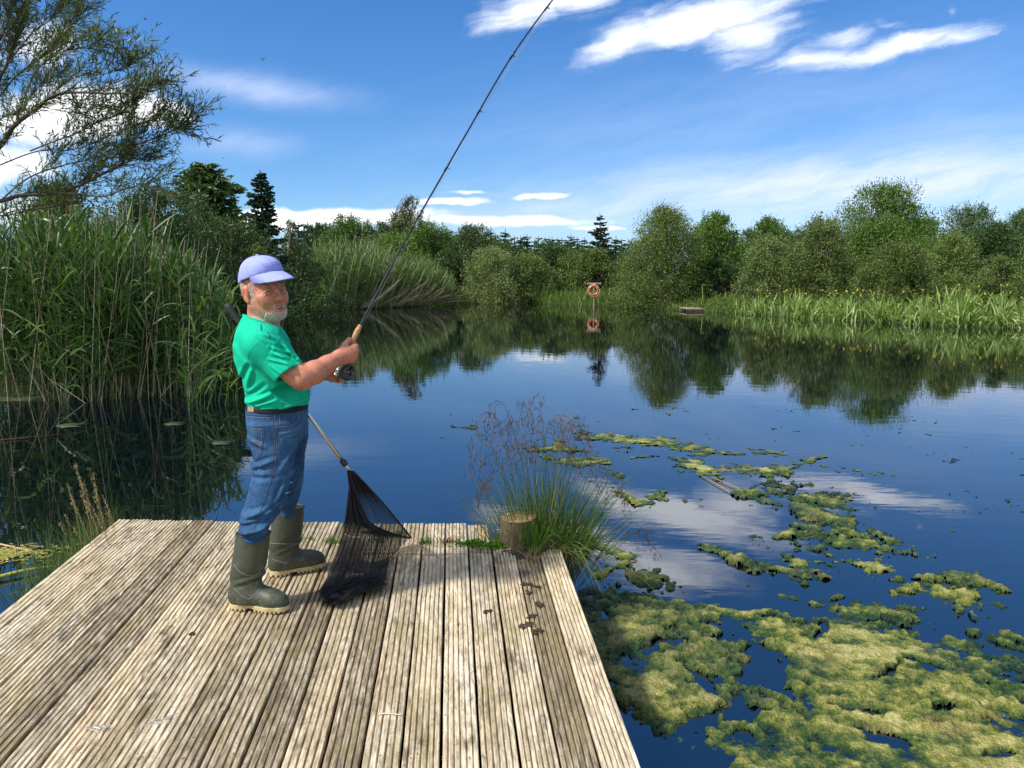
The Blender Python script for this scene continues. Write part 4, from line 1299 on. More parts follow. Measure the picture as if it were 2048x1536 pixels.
def build_face_extras():
    # eyes
    m, nt, b = mat_new("eye_surface")
    tc = nt.sep(nt.new('ShaderNodeTexCoord').outputs['Object'])
    d = nt.m('SQRT', nt.m('ADD', nt.m('MULTIPLY', tc[0], tc[0]), nt.m('MULTIPLY', tc[2], tc[2])))
    nt.put(b.inputs['Base Color'], nt.ramp(nt.m('DIVIDE', d, .012), [(.0, (.006, .006, .007)), (.24, (.008, .008, .01)), (.28, (.10, .13, .15)), (.50, (.06, .08, .10)), (.58, (.40, .34, .31)), (1, (.36, .27, .24))]))
    b.inputs['Roughness'].default_value = .12
    for s in (-1, 1):
        n, mth = 14, 20
        V, F = [], []
        for i in range(n + 1):
            for j in range(mth):
                a, c = math.pi * i / n, 2 * math.pi * j / mth
                V.append((math.sin(a) * math.cos(c), math.cos(a), math.sin(a) * math.sin(c)))
        for i in range(n):
            for j in range(mth):
                F.append([i * mth + j, i * mth + (j + 1) % mth, (i + 1) * mth + (j + 1) % mth, (i + 1) * mth + j])
        V = np.array(V) * .0118 * HS
        o = mesh_obj("eye", V, F, m, man)
        # eyes turned to the camera
        fw = norm(np.array([0, 0, CAM_H]) - H(s * .032, .083, 0)); sd = norm(np.cross(fw, u_)); uu = np.cross(sd, fw)
        Mx = Matrix(np.stack([sd, fw, uu], 1).tolist()).to_4x4()
        Mx.translation = Vector((H(s * .032, .0815, 0) - MO).tolist())
        o.matrix_local = Mx
    # beard and hair: short strands rooted on the skin
    r = np.random.default_rng(77)
    tri = BV[BF]
    cen = tri.mean(1); nrm = norm(np.cross(tri[:, 1] - tri[:, 0], tri[:, 2] - tri[:, 0]))
    L = ((cen - HC) @ HM) / HS; x, y, z = L.T; ax = np.abs(x)
    near = np.linalg.norm(L, axis=1) < .165
    out = ((nrm * (cen - HC)).sum(1) > 0)
    chin = near & (y > .035) & (z < -.086 + .15 * np.clip(ax - .03, 0, 1)) & (z > -.135) & (ax < .052)
    jaw = near & (y > .0) & (z < -.066 - .36 * (y - .0)) & (z > -.128) & (ax > .032)
    gote = near & (y > .06) & (ax > .025) & (ax < .038) & (z < -.070) & (z > -.11)
    mous = near & (y > .085) & (ax < .034) & (z < -.054) & (z > -.066 + 6 * x * x * .6) & (out)
    side = near & (ax > .055) & (y > .014) & (y < .034) & (z < .045) & (z > -.045)
    back = near & (y < -.030) & (z < .055) & (z > -.036)
    def strands(mask, n, L0, L1, w, down, outw, fwd=0.0):
        ids = np.flatnonzero(mask)
        if len(ids) == 0: return None
        i = r.choice(ids, n)
        bar = r.dirichlet((1, 1, 1), n)
        p = (tri[i, :3] * bar[..., None]).sum(1)
        d = nrm[i] * outw - u_ * down + f_ * fwd + r.normal(size=(n, 3)) * .22
        return ribbons(p - nrm[i] * .001 - MO, d, L0 + (L1 - L0) * r.random(n), w, .25, 3, r, taper=.8, root=1)
    mh = mat_leaf("white_hair", (.52, .50, .47), (.70, .68, .64), (.82, .80, .76), .15, .5, .05)
    parts = [strands(chin, 1500, .004, .0085, .0016, .5, .7), strands(jaw, 1900, .002, .0045, .0011, .8, .5), strands(gote, 520, .004, .008, .0014, .9, .4), strands(mous, 300, .004, .008, .0012, .8, .45)]
    v, f = cat([q for q in parts if q]); mesh_obj("beard", v, f, mh, man, smooth=False)
    parts = [strands(side, 2200, .004, .008, .0016, .8, .3, -.3), strands(back, 3200, .006, .012, .0018, .9, .3)]
    v, f = cat([q for q in parts if q]); mesh_obj("hair", v, f, mh, man, smooth=False)
build_face_extras()

def build_cap():
    cloth = mat_plain("blue_cap_cotton", (.26, .30, .68), .8, .10, 60, .35, bscale=500, bdist=.0015)
    n, mr = 72, 22
    V, F = [], []
    def ring(ph):
        return np.array([.0845 * math.sin(ph), .108 * math.cos(ph) - .004, .054 + .024 * math.cos(ph)])
    def crown(ph, t, push=0.0):
        b = ring(ph)
        zt = .145
        c = math.cos(t * math.pi / 2) ** .86; s = math.sin(t * math.pi / 2) ** 1.0
        fr = max(0, math.cos(ph)) * .010 * math.sin(t * math.pi)                 # stiff front panel
        seam = -.0012 * math.exp(-((((ph + math.pi / 6) % (math.pi / 3)) - math.pi / 6) / .03) ** 2) * (1 - t)
        crease = .0050 * math.sin(ph * 7 + 5 * t) * (1 - t) * max(0, -math.cos(ph) + .45) + .0022 * math.sin(ph * 11 + t * 9)
        q = 1 + (push + seam + crease) / .09
        return H(b[0] * c * q, (b[1] - .0) * c * q + fr - .004 * (1 - c), b[2] + (zt - b[2]) * s)
    for i in range(mr):
        t = i / (mr - 1) * .985
        for j in range(n): V.append(crown(2 * math.pi * j / n, t) - MO)
    for i in range(mr - 1):
        for j in range(n): F.append([i * n + j, i * n + (j + 1) % n, (i + 1) * n + (j + 1) % n, (i + 1) * n + j])
    F.append([(mr - 1) * n + j for j in range(n)])
    cap = mesh_obj("cap", V, F, cloth, man)
    md = cap.modifiers.new("thick", 'SOLIDIFY'); md.thickness = .003; md.offset = -1
    # button, peak, sweatband, stitched lettering traces
    c = H(0, -.004, .1455) - MO
    g = SDF(c - .02, c + .02, .0015); g.ell(c, (.009, .009, .005), HM, .002); v, f = g.mesh(); mesh_obj("button", v, f, cloth, cap)
    A = R(68); nu, nvv = 41, 12
    top, V, F = [], [], []
    for k in range(2):
        for i in range(nu):
            ph = -A + 2 * A * i / (nu - 1); q = (ph / A)
            b = ring(ph) * np.array([1.01, 1.01, 1]); L = .088 * max(0.0, 1 - q ** 2) ** .5 + .001
            for j in range(nvv):
                t = j / (nvv - 1)
                x = b[0] * (1 - .10 * t * q * q); y = b[1] + L * t
                z = b[2] + .002 - (.026 * t + .006 * t * t) * (1 - .5 * q * q) - 1.6 * x * x * t - k * .0035
                V.append(H(x, y, z) - MO)
    o2 = nu * nvv
    for i in range(nu - 1):
        for j in range(nvv - 1):
            a, b, c2, d = i * nvv + j, (i + 1) * nvv + j, (i + 1) * nvv + j + 1, i * nvv + j + 1
            F.append([a, d, c2, b]); F.append([o2 + a, o2 + b, o2 + c2, o2 + d])
        F.append([i * nvv + nvv - 1, o2 + i * nvv + nvv - 1, o2 + (i + 1) * nvv + nvv - 1, (i + 1) * nvv + nvv - 1])
    mesh_obj("peak", V, F, cloth, cap)
    pale = mat_plain("grey_embroidery", (.22, .25, .56), .7, .1, 80)
    mb = MB()
    r = np.random.default_rng(4)
    for row, (t0, n_) in enumerate([(.36, 9), (.27, 10)]):
        for i in range(n_):
            ph = -.60 + 1.05 * i / n_ 
            for _ in range(2):
                a0, a1 = ph + r.random() * .06, ph + r.random() * .06
                tt0, tt1 = t0 - .035, t0 + .035
                if _: a1 = a0 + .05; tt1 = tt0 = t0 + r.choice([-.03, 0, .03])
                p = [crown(a0 + (a1 - a0) * k / 4, tt0 + (tt1 - tt0) * k / 4, .0006) - MO for k in range(5)]
                mb.add(*tube(p, .0006, 5))
    mb.build("embroidery", pale, cap)
build_cap()

# ---------------------------------------------------------------- clothes
def cloth_grid(pa, pb, offs, h):
    ext = [Q(u, v, o) for u in (pa[0], pb[0]) for v in (pa[1], pb[1]) for o in offs]
    return SDF(np.min(ext, 0), np.max(ext, 0), h)
def fabric_noise(g, amp, sc):
    lo, hi = g.lo, g.lo + g.h * g.n
    coarse = SDF(lo, hi, max(.016, g.h * 4))
    sl, p = coarse.block(lo, hi)
    nz = (fbm(p * sc, 3) - .5).astype(np.float32)
    ix = [np.clip((np.arange(g.n[k]) * g.h / coarse.h), 0, nz.shape[k] - 1.001) for k in range(3)]
    out = nz
    for k in range(3):
        i0 = ix[k].astype(int); f = (ix[k] - i0).astype(np.float32)
        sh = [1, 1, 1]; sh[k] = -1
        out = np.take(out, i0, k) * (1 - f.reshape(sh)) + np.take(out, i0 + 1, k) * f.reshape(sh)
    g.D += amp * 2 * out
def shirt_material():
    m, nt, b = mat_new("green_jersey")
    tc = nt.new('ShaderNodeTexCoord').outputs['Object']
    n = nt.noise(tc, 14, 4); h = nt.noise(tc, 520, 3, .7)
    nt.put(b.inputs['Base Color'], nt.mix(nt.smooth(h, .35, .7), nt.ramp(n, [(.3, (.003, .36, .200)), (.7, (.005, .43, .25))]), (.008, .48, .30)))
    b.inputs['Roughness'].default_value = .82
    b.inputs['Sheen Weight'].default_value = .0
    b.inputs['Specular IOR Level'].default_value = .12
    nt.put(b.inputs['Normal'], nt.bump(h, .35, .0012))
    return m
def stroke(bvh, px, rad, mbx, lift=.0):
    "a seam or stitch line laid on the surface where the photograph shows it"
    pts = []
    c = Vector((0, 0, CAM_H))
    for u, v in spline([(*q, 0) for q in px], 10 * len(px))[:, :2]:
        d = Vector(ray(u, v).tolist()).normalized()
        hit, nm, _, _ = bvh.ray_cast(c, d)
        if hit is not None: pts.append(np.array(hit + nm * lift))
    if len(pts) > 3: mbx.add(*tube(np.array(pts) - MO, rad, 5))
def make_bvh(V, F):
    return BVHTree.FromPolygons([Vector(q) for q in V.tolist()], F.tolist())
M_SHIRT = shirt_material()
def build_shirt():
    g = cloth_grid((440, 610), (640, 830), (-.36, .30), .0040)
    profile(g, [(628, 487, 549, .085, 0), (640, 481, 556, .125, 0), (652, 475, 562, .165, 0), (668, 469, 571, .192, 0), (690, 465, 582, .200, 0), (718, 467, 594, .195, 0), (742, 476, 605, .188, 0),
                (763, 485, 613, .185, 0), (780, 489, 620, .187, 0), (796, 489, 620, .188, 0), (807, 491, 617, .183, 0)], .02, power=2.15)
    for s in (-1, 1):
        g.chain([Q(519, 672, s * .105), Q(528, 688, s * .168)], [.070, .084], .045)
    # sleeves
    ax0, ax1 = Q(530, 692, -.165), Q(583, 752, -.240)
    g.chain([ax0, ax1], [.083, .074], .030)
    bx0, bx1 = Q(530, 690, .165), Q(580, 750, .225)
    g.chain([bx0, bx1], [.080, .070], .03)
    fabric_noise(g, .0035, 11)
    folds(g, [(556, 684, 597, 722, .010, -.011, .1), (548, 690, 590, 735, .009, .006, -.1), (537, 684, 575, 697, .006, .0045, -.08), (543, 697, 574, 706, .006, .005, -.1), (536, 708, 572, 716, .0055, .0045, -.1),
              (540, 720, 568, 740, .006, .0035, -.1), (497, 726, 481, 762, .010, -.007, .1), (503, 735, 492, 775, .009, .006, .1), (492, 802, 540, 779, .009, .008, .1), (500, 806, 552, 790, .007, .005, .1),
              (494, 790, 528, 762, .010, -.006, .1), (560, 806, 612, 792, .007, .005, .1), (560, 775, 612, 770, .010, .004, .1), (523, 660, 556, 672, .007, .004, .1), (515, 668, 541, 690, .006, -.004, .1),
              (560, 660, 590, 705, .006, -.005, .2), (505, 803, 520, 811, .006, -.004, .1), (470, 690, 488, 722, .012, .004, .1)], None, None)
    # open sleeve ends, neck opening, hem
    n_ = norm(ax1 - ax0 + -UP * .03)
    cc = Q(577, 748, -.235)
    def cutter(c, n, r):
        def fn(p):
            dd = (p - c) @ n
            rad = np.linalg.norm((p - c) - dd[..., None] * n, axis=-1)
            return np.maximum(-dd, rad - r)
        return fn
    g.put(cutter(cc, n_, .13), cc - .14, cc + .14, .003, 'cut')
    g.cone(cc - n_ * .022, cc + n_ * .05, .058, .064, .003, 'cut')
    c2 = Q(576, 747, .222); n2 = norm(bx1 - bx0 - UP * .03)
    g.put(cutter(c2, n2, .12), c2 - .14, c2 + .14, .003, 'cut')
    # keep the neck opening a clean slanting ring
    nk = norm(UP * .93 + E1 * .32)
    cn = Q(519, 640, 0)
    g.put(cutter(cn, nk, .30), cn - .2, cn + .2, .006, 'cut')
    g.cone(cn - nk * .03, cn + nk * .1, .068, .078, .004, 'cut')
    V, F = g.mesh()
    o = mesh_obj("t_shirt", V - MO, F, M_SHIRT, man)
    bv = make_bvh(V, F)
    mb = MB()
    stroke(bv, [(536, 674), (524, 682), (510, 692), (500, 704), (496, 718), (495, 731)], .0009, mb)
    stroke(bv, [(597.5, 736), (580, 746), (556, 760)], .0011, mb, .0003)
    stroke(bv, [(493, 799), (520, 806), (545, 810), (580, 806), (612, 796)], .0010, mb, .0003)
    mb.build("seam", M_SHIRT, o)
    blue = mat_plain("dark_blue_trim", (.01, .05, .22), .7)
    mb = MB()
    stroke(bv, [(521.5, 650), (522.5, 655), (522.5, 661)], .0030, mb)
    stroke(bv, [(534.5, 664), (538, 669), (540, 675)], .0030, mb)
    mb.build("trim", blue, o)
    # ribbed collar
    ring = []
    a1 = norm(np.cross(nk, E2)); a2 = np.cross(nk, a1)
    for j in range(49):
        th = 2 * math.pi * j / 48
        ring.append(cn - nk * .002 + (a1 * math.cos(th) * 1.02 + a2 * math.sin(th)) * .074 - MO)
    mesh_obj("collar", *tube(ring, .0072, 8, caps=False), M_SHIRT, o)
build_shirt()

def denim():
    m, nt, b = mat_new("blue_denim")
    tc = nt.new('ShaderNodeTexCoord').outputs['Object']
    n = nt.noise(tc, 6.5, 5, .6); h = nt.noise(tc, 600, 2, .7); st = nt.noise(nt.vm('MULTIPLY', tc, (260, 260, 36)), 1.0, 3, .7)
    c = nt.ramp(n, [(.32, (.008, .032, .088)), (.52, (.018, .066, .158)), (.72, (.050, .128, .245))])
    c = nt.mix(nt.m('MULTIPLY', nt.smooth(st, .45, .75), .38), c, (.12, .23, .37))
    nt.put(b.inputs['Base Color'], c)
    b.inputs['Roughness'].default_value = .85
    b.inputs['Specular IOR Level'].default_value = .2
    b.inputs['Sheen Weight'].default_value = .0
    nt.put(b.inputs['Normal'], nt.bump(nt.m('ADD', h, st), .45, .0016))
    return m
M_DENIM = denim()
def build_jeans():
    g = cloth_grid((450, 795), (640, 1100), (-.36, .36), .0042)
    profile(g, [(803, 493, 615, .172, 0), (820, 491, 616, .178, 0), (845, 492, 616, .180, 0), (872, 497, 614, .165, 0)], .03, power=2.3)
    profile(g, [(845, 493, 600, .092, -.090), (880, 497, 598, .093, -.098), (915, 503, 592, .092, -.110), (948, 503, 586, .088, -.125), (978, 498, 578, .086, -.150), (1002, 490, 569, .086, -.172), (1026, 482, 557, .086, -.190),
                (1044, 477, 547, .085, -.205), (1058, 477, 540, .076, -.212), (1066, 481, 533, .064, -.215), (1078, 485, 529, .054, -.218)], .03, power=2.2)
    profile(g, [(845, 528, 616, .090, .092), (875, 540, 617, .090, .105), (905, 545, 611, .088, .125), (938, 546, 609, .085, .145), (966, 547, 607, .083, .165), (992, 550, 600, .080, .185), (1008, 553, 594, .072, .200), (1018, 560, 590, .056, .208), (1030, 562, 588, .050, .212)], .03, power=2.2)
    fabric_noise(g, .004, 9)
    folds(g, [(488, 1006, 540, 992, .012, .009, .0), (500, 1012, 562, 978, .008, -.006, .0), (480, 1038, 530, 1022, .012, .012, .0), (510, 1030, 550, 1012, .009, .008, .0), (495, 1053, 541, 1046, .007, .006, .0), (484, 1024, 520, 1012, .007, -.006, .0), (505, 958, 545, 990, .012, .006, .0),
              (503, 921, 548, 903, .010, .008, .0), (500, 940, 540, 936, .010, -.006, .0), (552, 985, 572, 940, .010, .006, .0), (590, 880, 556, 930, .012, .005, .0), (598, 860, 570, 868, .008, -.006, .05), (600, 846, 560, 855, .008, .005, .0),
              (497, 868, 530, 880, .010, .005, .0), (548, 1008, 598, 985, .009, .010, .5), (552, 985, 606, 965, .009, .008, .5), (556, 940, 608, 925, .010, .006, .5), (500, 895, 520, 930, .010, -.006, .0), (515, 1060, 540, 1050, .006, .006, .0)], None, None)
    V, F = g.mesh()
    o = mesh_obj("jeans", V - MO, F, M_DENIM, man)
    bv = make_bvh(V, F)
    mb = MB()
    for px in ([(546, 822), (548, 850), (550, 880), (549, 915), (545, 950), (535, 985), (526, 1010), (517, 1035), (507, 1062)],          # outer seam
               [(494, 829), (515, 831), (543, 832)],                                                                                  # yoke
               [(494, 853), (510, 854), (528, 856), (527, 880), (522, 908), (509, 921), (502, 900)]):
        stroke(bv, px, .0019, mb, .0002)
    mb.build("seam", mat_plain("dark_denim_seam", (.014, .040, .10), .85, .2, 60), o)
    mb = MB()
    for px in ([(548.5, 822), (550.5, 850), (552.5, 880), (551.5, 915), (547.5, 950)], [(599, 822), (598, 838), (588, 848), (570, 853), (549, 854)], [(559, 829), (560, 850)], [(494, 833), (515, 835), (543, 836)],
               [(524, 860), (523, 878), (518, 904), (510, 914)], [(498, 855), (511, 857), (524, 859)], [(503, 880), (513, 886), (522, 893)], [(503, 884), (512, 881), (524, 886)]):
        stroke(bv, px, .0008, mb, .0006)
    mb.build("stitching", mat_plain("tan_stitching", (.30, .17, .08), .8, .2, 60), o)
    # belt, loops, leather patch
    gb = cloth_grid((480, 795), (630, 825), (-.25, .25), .0035)
    profile(gb, [(806.5, 492.5, 616.5, .180, 0), (815.5, 491.5, 617, .183, 0)], .004, power=2.3)
    profile(gb, [(790, 499, 610, .164, 0), (830, 499, 610, .166, 0)], .002, 'cut', power=2.3)
    v, f = gb.mesh()
    mesh_obj("belt", v - MO, f, mat_plain("black_leather", (.010, .010, .012), .6, .3, 40, .3, spec=.2), man)
    mb = MB()
    def patch(px, lift=.002):
        c = Vector((0, 0, CAM_H)); out = []
        for u, vv in px:
            hit, nm, _, _ = bv.ray_cast(c, Vector(ray(u, vv).tolist()).normalized())
            out.append(np.array(hit + nm * lift) - MO)
        return out
    q = patch([(497, 813.5), (508.5, 815), (508.5, 824), (497, 822.5)], .002) + patch([(497, 813.5), (508.5, 815), (508.5, 824), (497, 822.5)], .0045)
    mb.add(np.array(q), [[3, 2, 1, 0], [4, 5, 6, 7], [0, 1, 5, 4], [1, 2, 6, 5], [2, 3, 7, 6], [3, 0, 4, 7]])
    mb.build("leather_patch", mat_plain("tan_leather", (.36, .21, .10), .6, .25, 60), o, smooth=False)
build_jeans()

def build_boots():
    green = mat_new("green_rubber")
    m, nt, b = green
    tc = nt.new('ShaderNodeTexCoord').outputs['Object']
    n = nt.noise(tc, 9, 6, .7); du = nt.smooth(nt.noise(tc, 26, 6, .75), .50, .72)
    x, y, z = nt.sep(tc)
    c = nt.ramp(n, [(.3, (.028, .036, .022)), (.7, (.052, .062, .038))])
    low = nt.smooth(z, .20, .03)
    c = nt.mix(nt.m('MULTIPLY', du, nt.m('ADD', .28, nt.m('MULTIPLY', low, .60))), c, (.17, .15, .115))
    nt.put(b.inputs['Base Color'], c)
    b.inputs['Roughness'].default_value = .50
    nt.put(b.inputs['Normal'], nt.bump(nt.noise(tc, 160, 4, .7), .25, .0015))
    tan = mat_plain("tan_rubber_sole", (.46, .37, .19), .7, .22, 25, .4)
    trim = mat_plain("dark_boot_trim", (.020, .024, .018), .55, .2, 30)
    paleline = mat_plain("boot_mould_line", (.15, .16, .12), .6, .2, 30)
    def boot(heel, toe, top, label, lines, mir):
        heel, toe, top = np.asarray(heel), np.asarray(toe), np.asarray(top)
        fx = norm(toe - heel); fx[2] = fx[2]; fz = norm(UP - fx * (UP @ fx)); fy = np.cross(fz, fx)
        Lf = np.linalg.norm(toe - heel)
        M3 = np.stack([fx, fy, fz], 1)
        s = Lf / .285
        tl = (top - heel) @ M3 / s                                             # top of the shaft in boot coordinates
        g = SDF((-.05, -.085, -.01), (.32, .085, max(.42, tl[2] + .03)), .0036)
        g.chain([(.048, 0, .060), (.10, 0, .062), (.165, 0, .058), (.215, mir * .006, .050), (.248, mir * .008, .046)], [.046, .050, .045, .043, .036], .03)
        g.ell((.215, mir * .006, .045), (.062, .049, .036), None, .02)
        tx, ty, tz = tl
        def shaft(p):
            t = np.clip((p[..., 2] - .06) / (tz - .06), 0, 1)
            cx = .062 + (tx - .062) * t + .006 * np.sin(t * math.pi); cy = ty * t
            rx = .054 + .024 * np.clip(t * 3.0, 0, 1) + .003 * np.sin(t * 3.1); ry = .044 + .022 * np.clip(t * 2.0, 0, 1) ** .8
            q = np.sqrt(((p[..., 0] - cx) / rx) ** 2 + ((p[..., 1] - cy) / ry) ** 2)
            return np.maximum((q - 1) * np.minimum(rx, ry), np.maximum(p[..., 2] - tz, .05 - p[..., 2]))
        g.put(shaft, (-.05, -.085, .05), (.18, .085, tz), .035)
        # soft creases over the ankle
        for zc, am in ((.135, .0035), (.155, -.003), (.118, -.003)):
            g.put(lambda p, zc=zc, am=am: -am * np.exp(-((p[..., 2] - zc - .30 * (p[..., 0] - .06)) / .008) ** 2) * np.clip((p[..., 0] - .02) / .05, 0, 1), (-.05, -.085, .05), (.2, .085, .22), .001, 'disp')
        # hollow top
        g.put(lambda p: np.maximum(np.hypot((p[..., 0] - tx) / .070, (p[..., 1] - ty) / .058) - 1, 0) * .06 + np.where(np.hypot((p[..., 0] - tx) / .070, (p[..., 1] - ty) / .058) < 1, np.maximum(tz - .04 - p[..., 2], (np.hypot((p[..., 0] - tx) / .070, (p[..., 1] - ty) / .058) - 1) * .06), 0), (-.05, -.085, tz - .05), (.2, .085, tz + .03), .002, 'cut')
        def plan(p, grow):
            a = np.array([(.048, 0), (.11, mir * -.004), (.20, mir * .006), (.246, mir * .008)]); rr = [.043, .036, .050, .040]
            d = None
            for i in range(3):
                ab = a[i + 1] - a[i]; t = np.clip(((p[..., :2] - a[i]) @ ab) / (ab @ ab), 0, 1)
                q = np.linalg.norm(p[..., :2] - a[i] - t[..., None] * ab, axis=-1) - (rr[i] + (rr[i + 1] - rr[i]) * t)
                d = q if d is None else np.minimum(d, q)
            return d - grow
        g.plane((0, 0, .032), (0, 0, -1), 'and', .002)
        V, F = g.mesh()
        tow = lambda v: heel + (v * s) @ M3.T
        rt = empty("boot", ZERO); rt.parent = man
        bpy.data.objects.remove(rt)
        o = mesh_obj("boot", V * s, F, m, man)
        Mx = Matrix(M3.tolist()).to_4x4(); Mx.translation = Vector((heel - MO).tolist())
        o.matrix_local = Mx
        # sole with heel block, arch and cleats
        g = SDF((-.02, -.08, -.006), (.31, .08, .05), .0026)
        g.put(lambda p: np.maximum(plan(p, .005), np.maximum(-p[..., 2], p[..., 2] - .031)), (-.02, -.08, 0), (.31, .08, .035), .003)
        g.put(lambda p: np.maximum(np.maximum(p[..., 2] - .013, np.abs(p[..., 0] - .112) - .020), -plan(p, -2)) , (.08, -.08, -.006), (.15, .08, .013), .004, 'cut')
        for i, xc in enumerate(np.concatenate([np.linspace(.015, .078, 4), np.linspace(.150, .285, 8)])):
            g.put(lambda p: np.maximum(np.maximum(np.abs(p[..., 0] - xc) - .0042, p[..., 2] - .010), -(plan(p, -.012))), (xc - .006, -.08, -.006), (xc + .006, .08, .011), .002, 'cut')
        g.put(lambda p: -(p[..., 2]) + .0 + np.clip(p[..., 0] - .225, 0, 1) ** 2 * 2.6, (-.02, -.08, -.006), (.31, .08, .02), .001, 'and')
        v, f = g.mesh(); mesh_obj("sole", v * s, f, tan, o)
        g = SDF((-.02, -.08, .02), (.31, .08, .06), .0028)
        g.put(lambda p: np.maximum(plan(p, .0035), np.maximum(.030 - p[..., 2], p[..., 2] - .047 + .012 * np.clip((p[..., 0] - .1) / .05, 0, 1))), (-.02, -.08, .03), (.31, .08, .047), .004)
        v, f = g.mesh(); mesh_obj("welt", v * s, f, m, o)
        # rim and mould lines
        ring = []
        for j in range(49):
            th = 2 * math.pi * j / 48
            ring.append(np.array([tx + .078 * math.cos(th), ty + .066 * math.sin(th), tz - .004]) * s)
        mesh_obj("rim", *tube(ring, .0042, 6, caps=False), trim, o)
        bv = make_bvh(tow(V), F); mb = MB()
        for px in lines: stroke(bv, px, .0020, mb, .0)
        if mb.n:
            mo = mb.build("mould_line", paleline, o)
            mo.matrix_parent_inverse = Mx.inverted()
        return o
    # heel and toe ends on the deck
    def shaft_top(u0, u1, v, off): return Q((u0 + u1) / 2, v, off)
    h1, t1 = PD(461, 1214), PD(578, 1221)
    boot(h1, t1, shaft_top(474, 539, 1064, q_off((h1 * .72 + t1 * .28)) + .0), None,
         [[(467, 1128), (478, 1142), (492, 1150), (508, 1151), (521, 1140), (526, 1130)], [(467, 1176), (482, 1190), (498, 1198), (514, 1185), (523, 1172)]], -1)
    h2, t2 = PD(539, 1152), PD(651, 1133)
    boot(h2, t2, shaft_top(556, 598, 1014, q_off((h2 * .72 + t2 * .28))), None, [[(538, 1086), (565, 1088), (597, 1088)], [(545, 1119), (562, 1124), (577, 1127)]], 1)
build_boots()
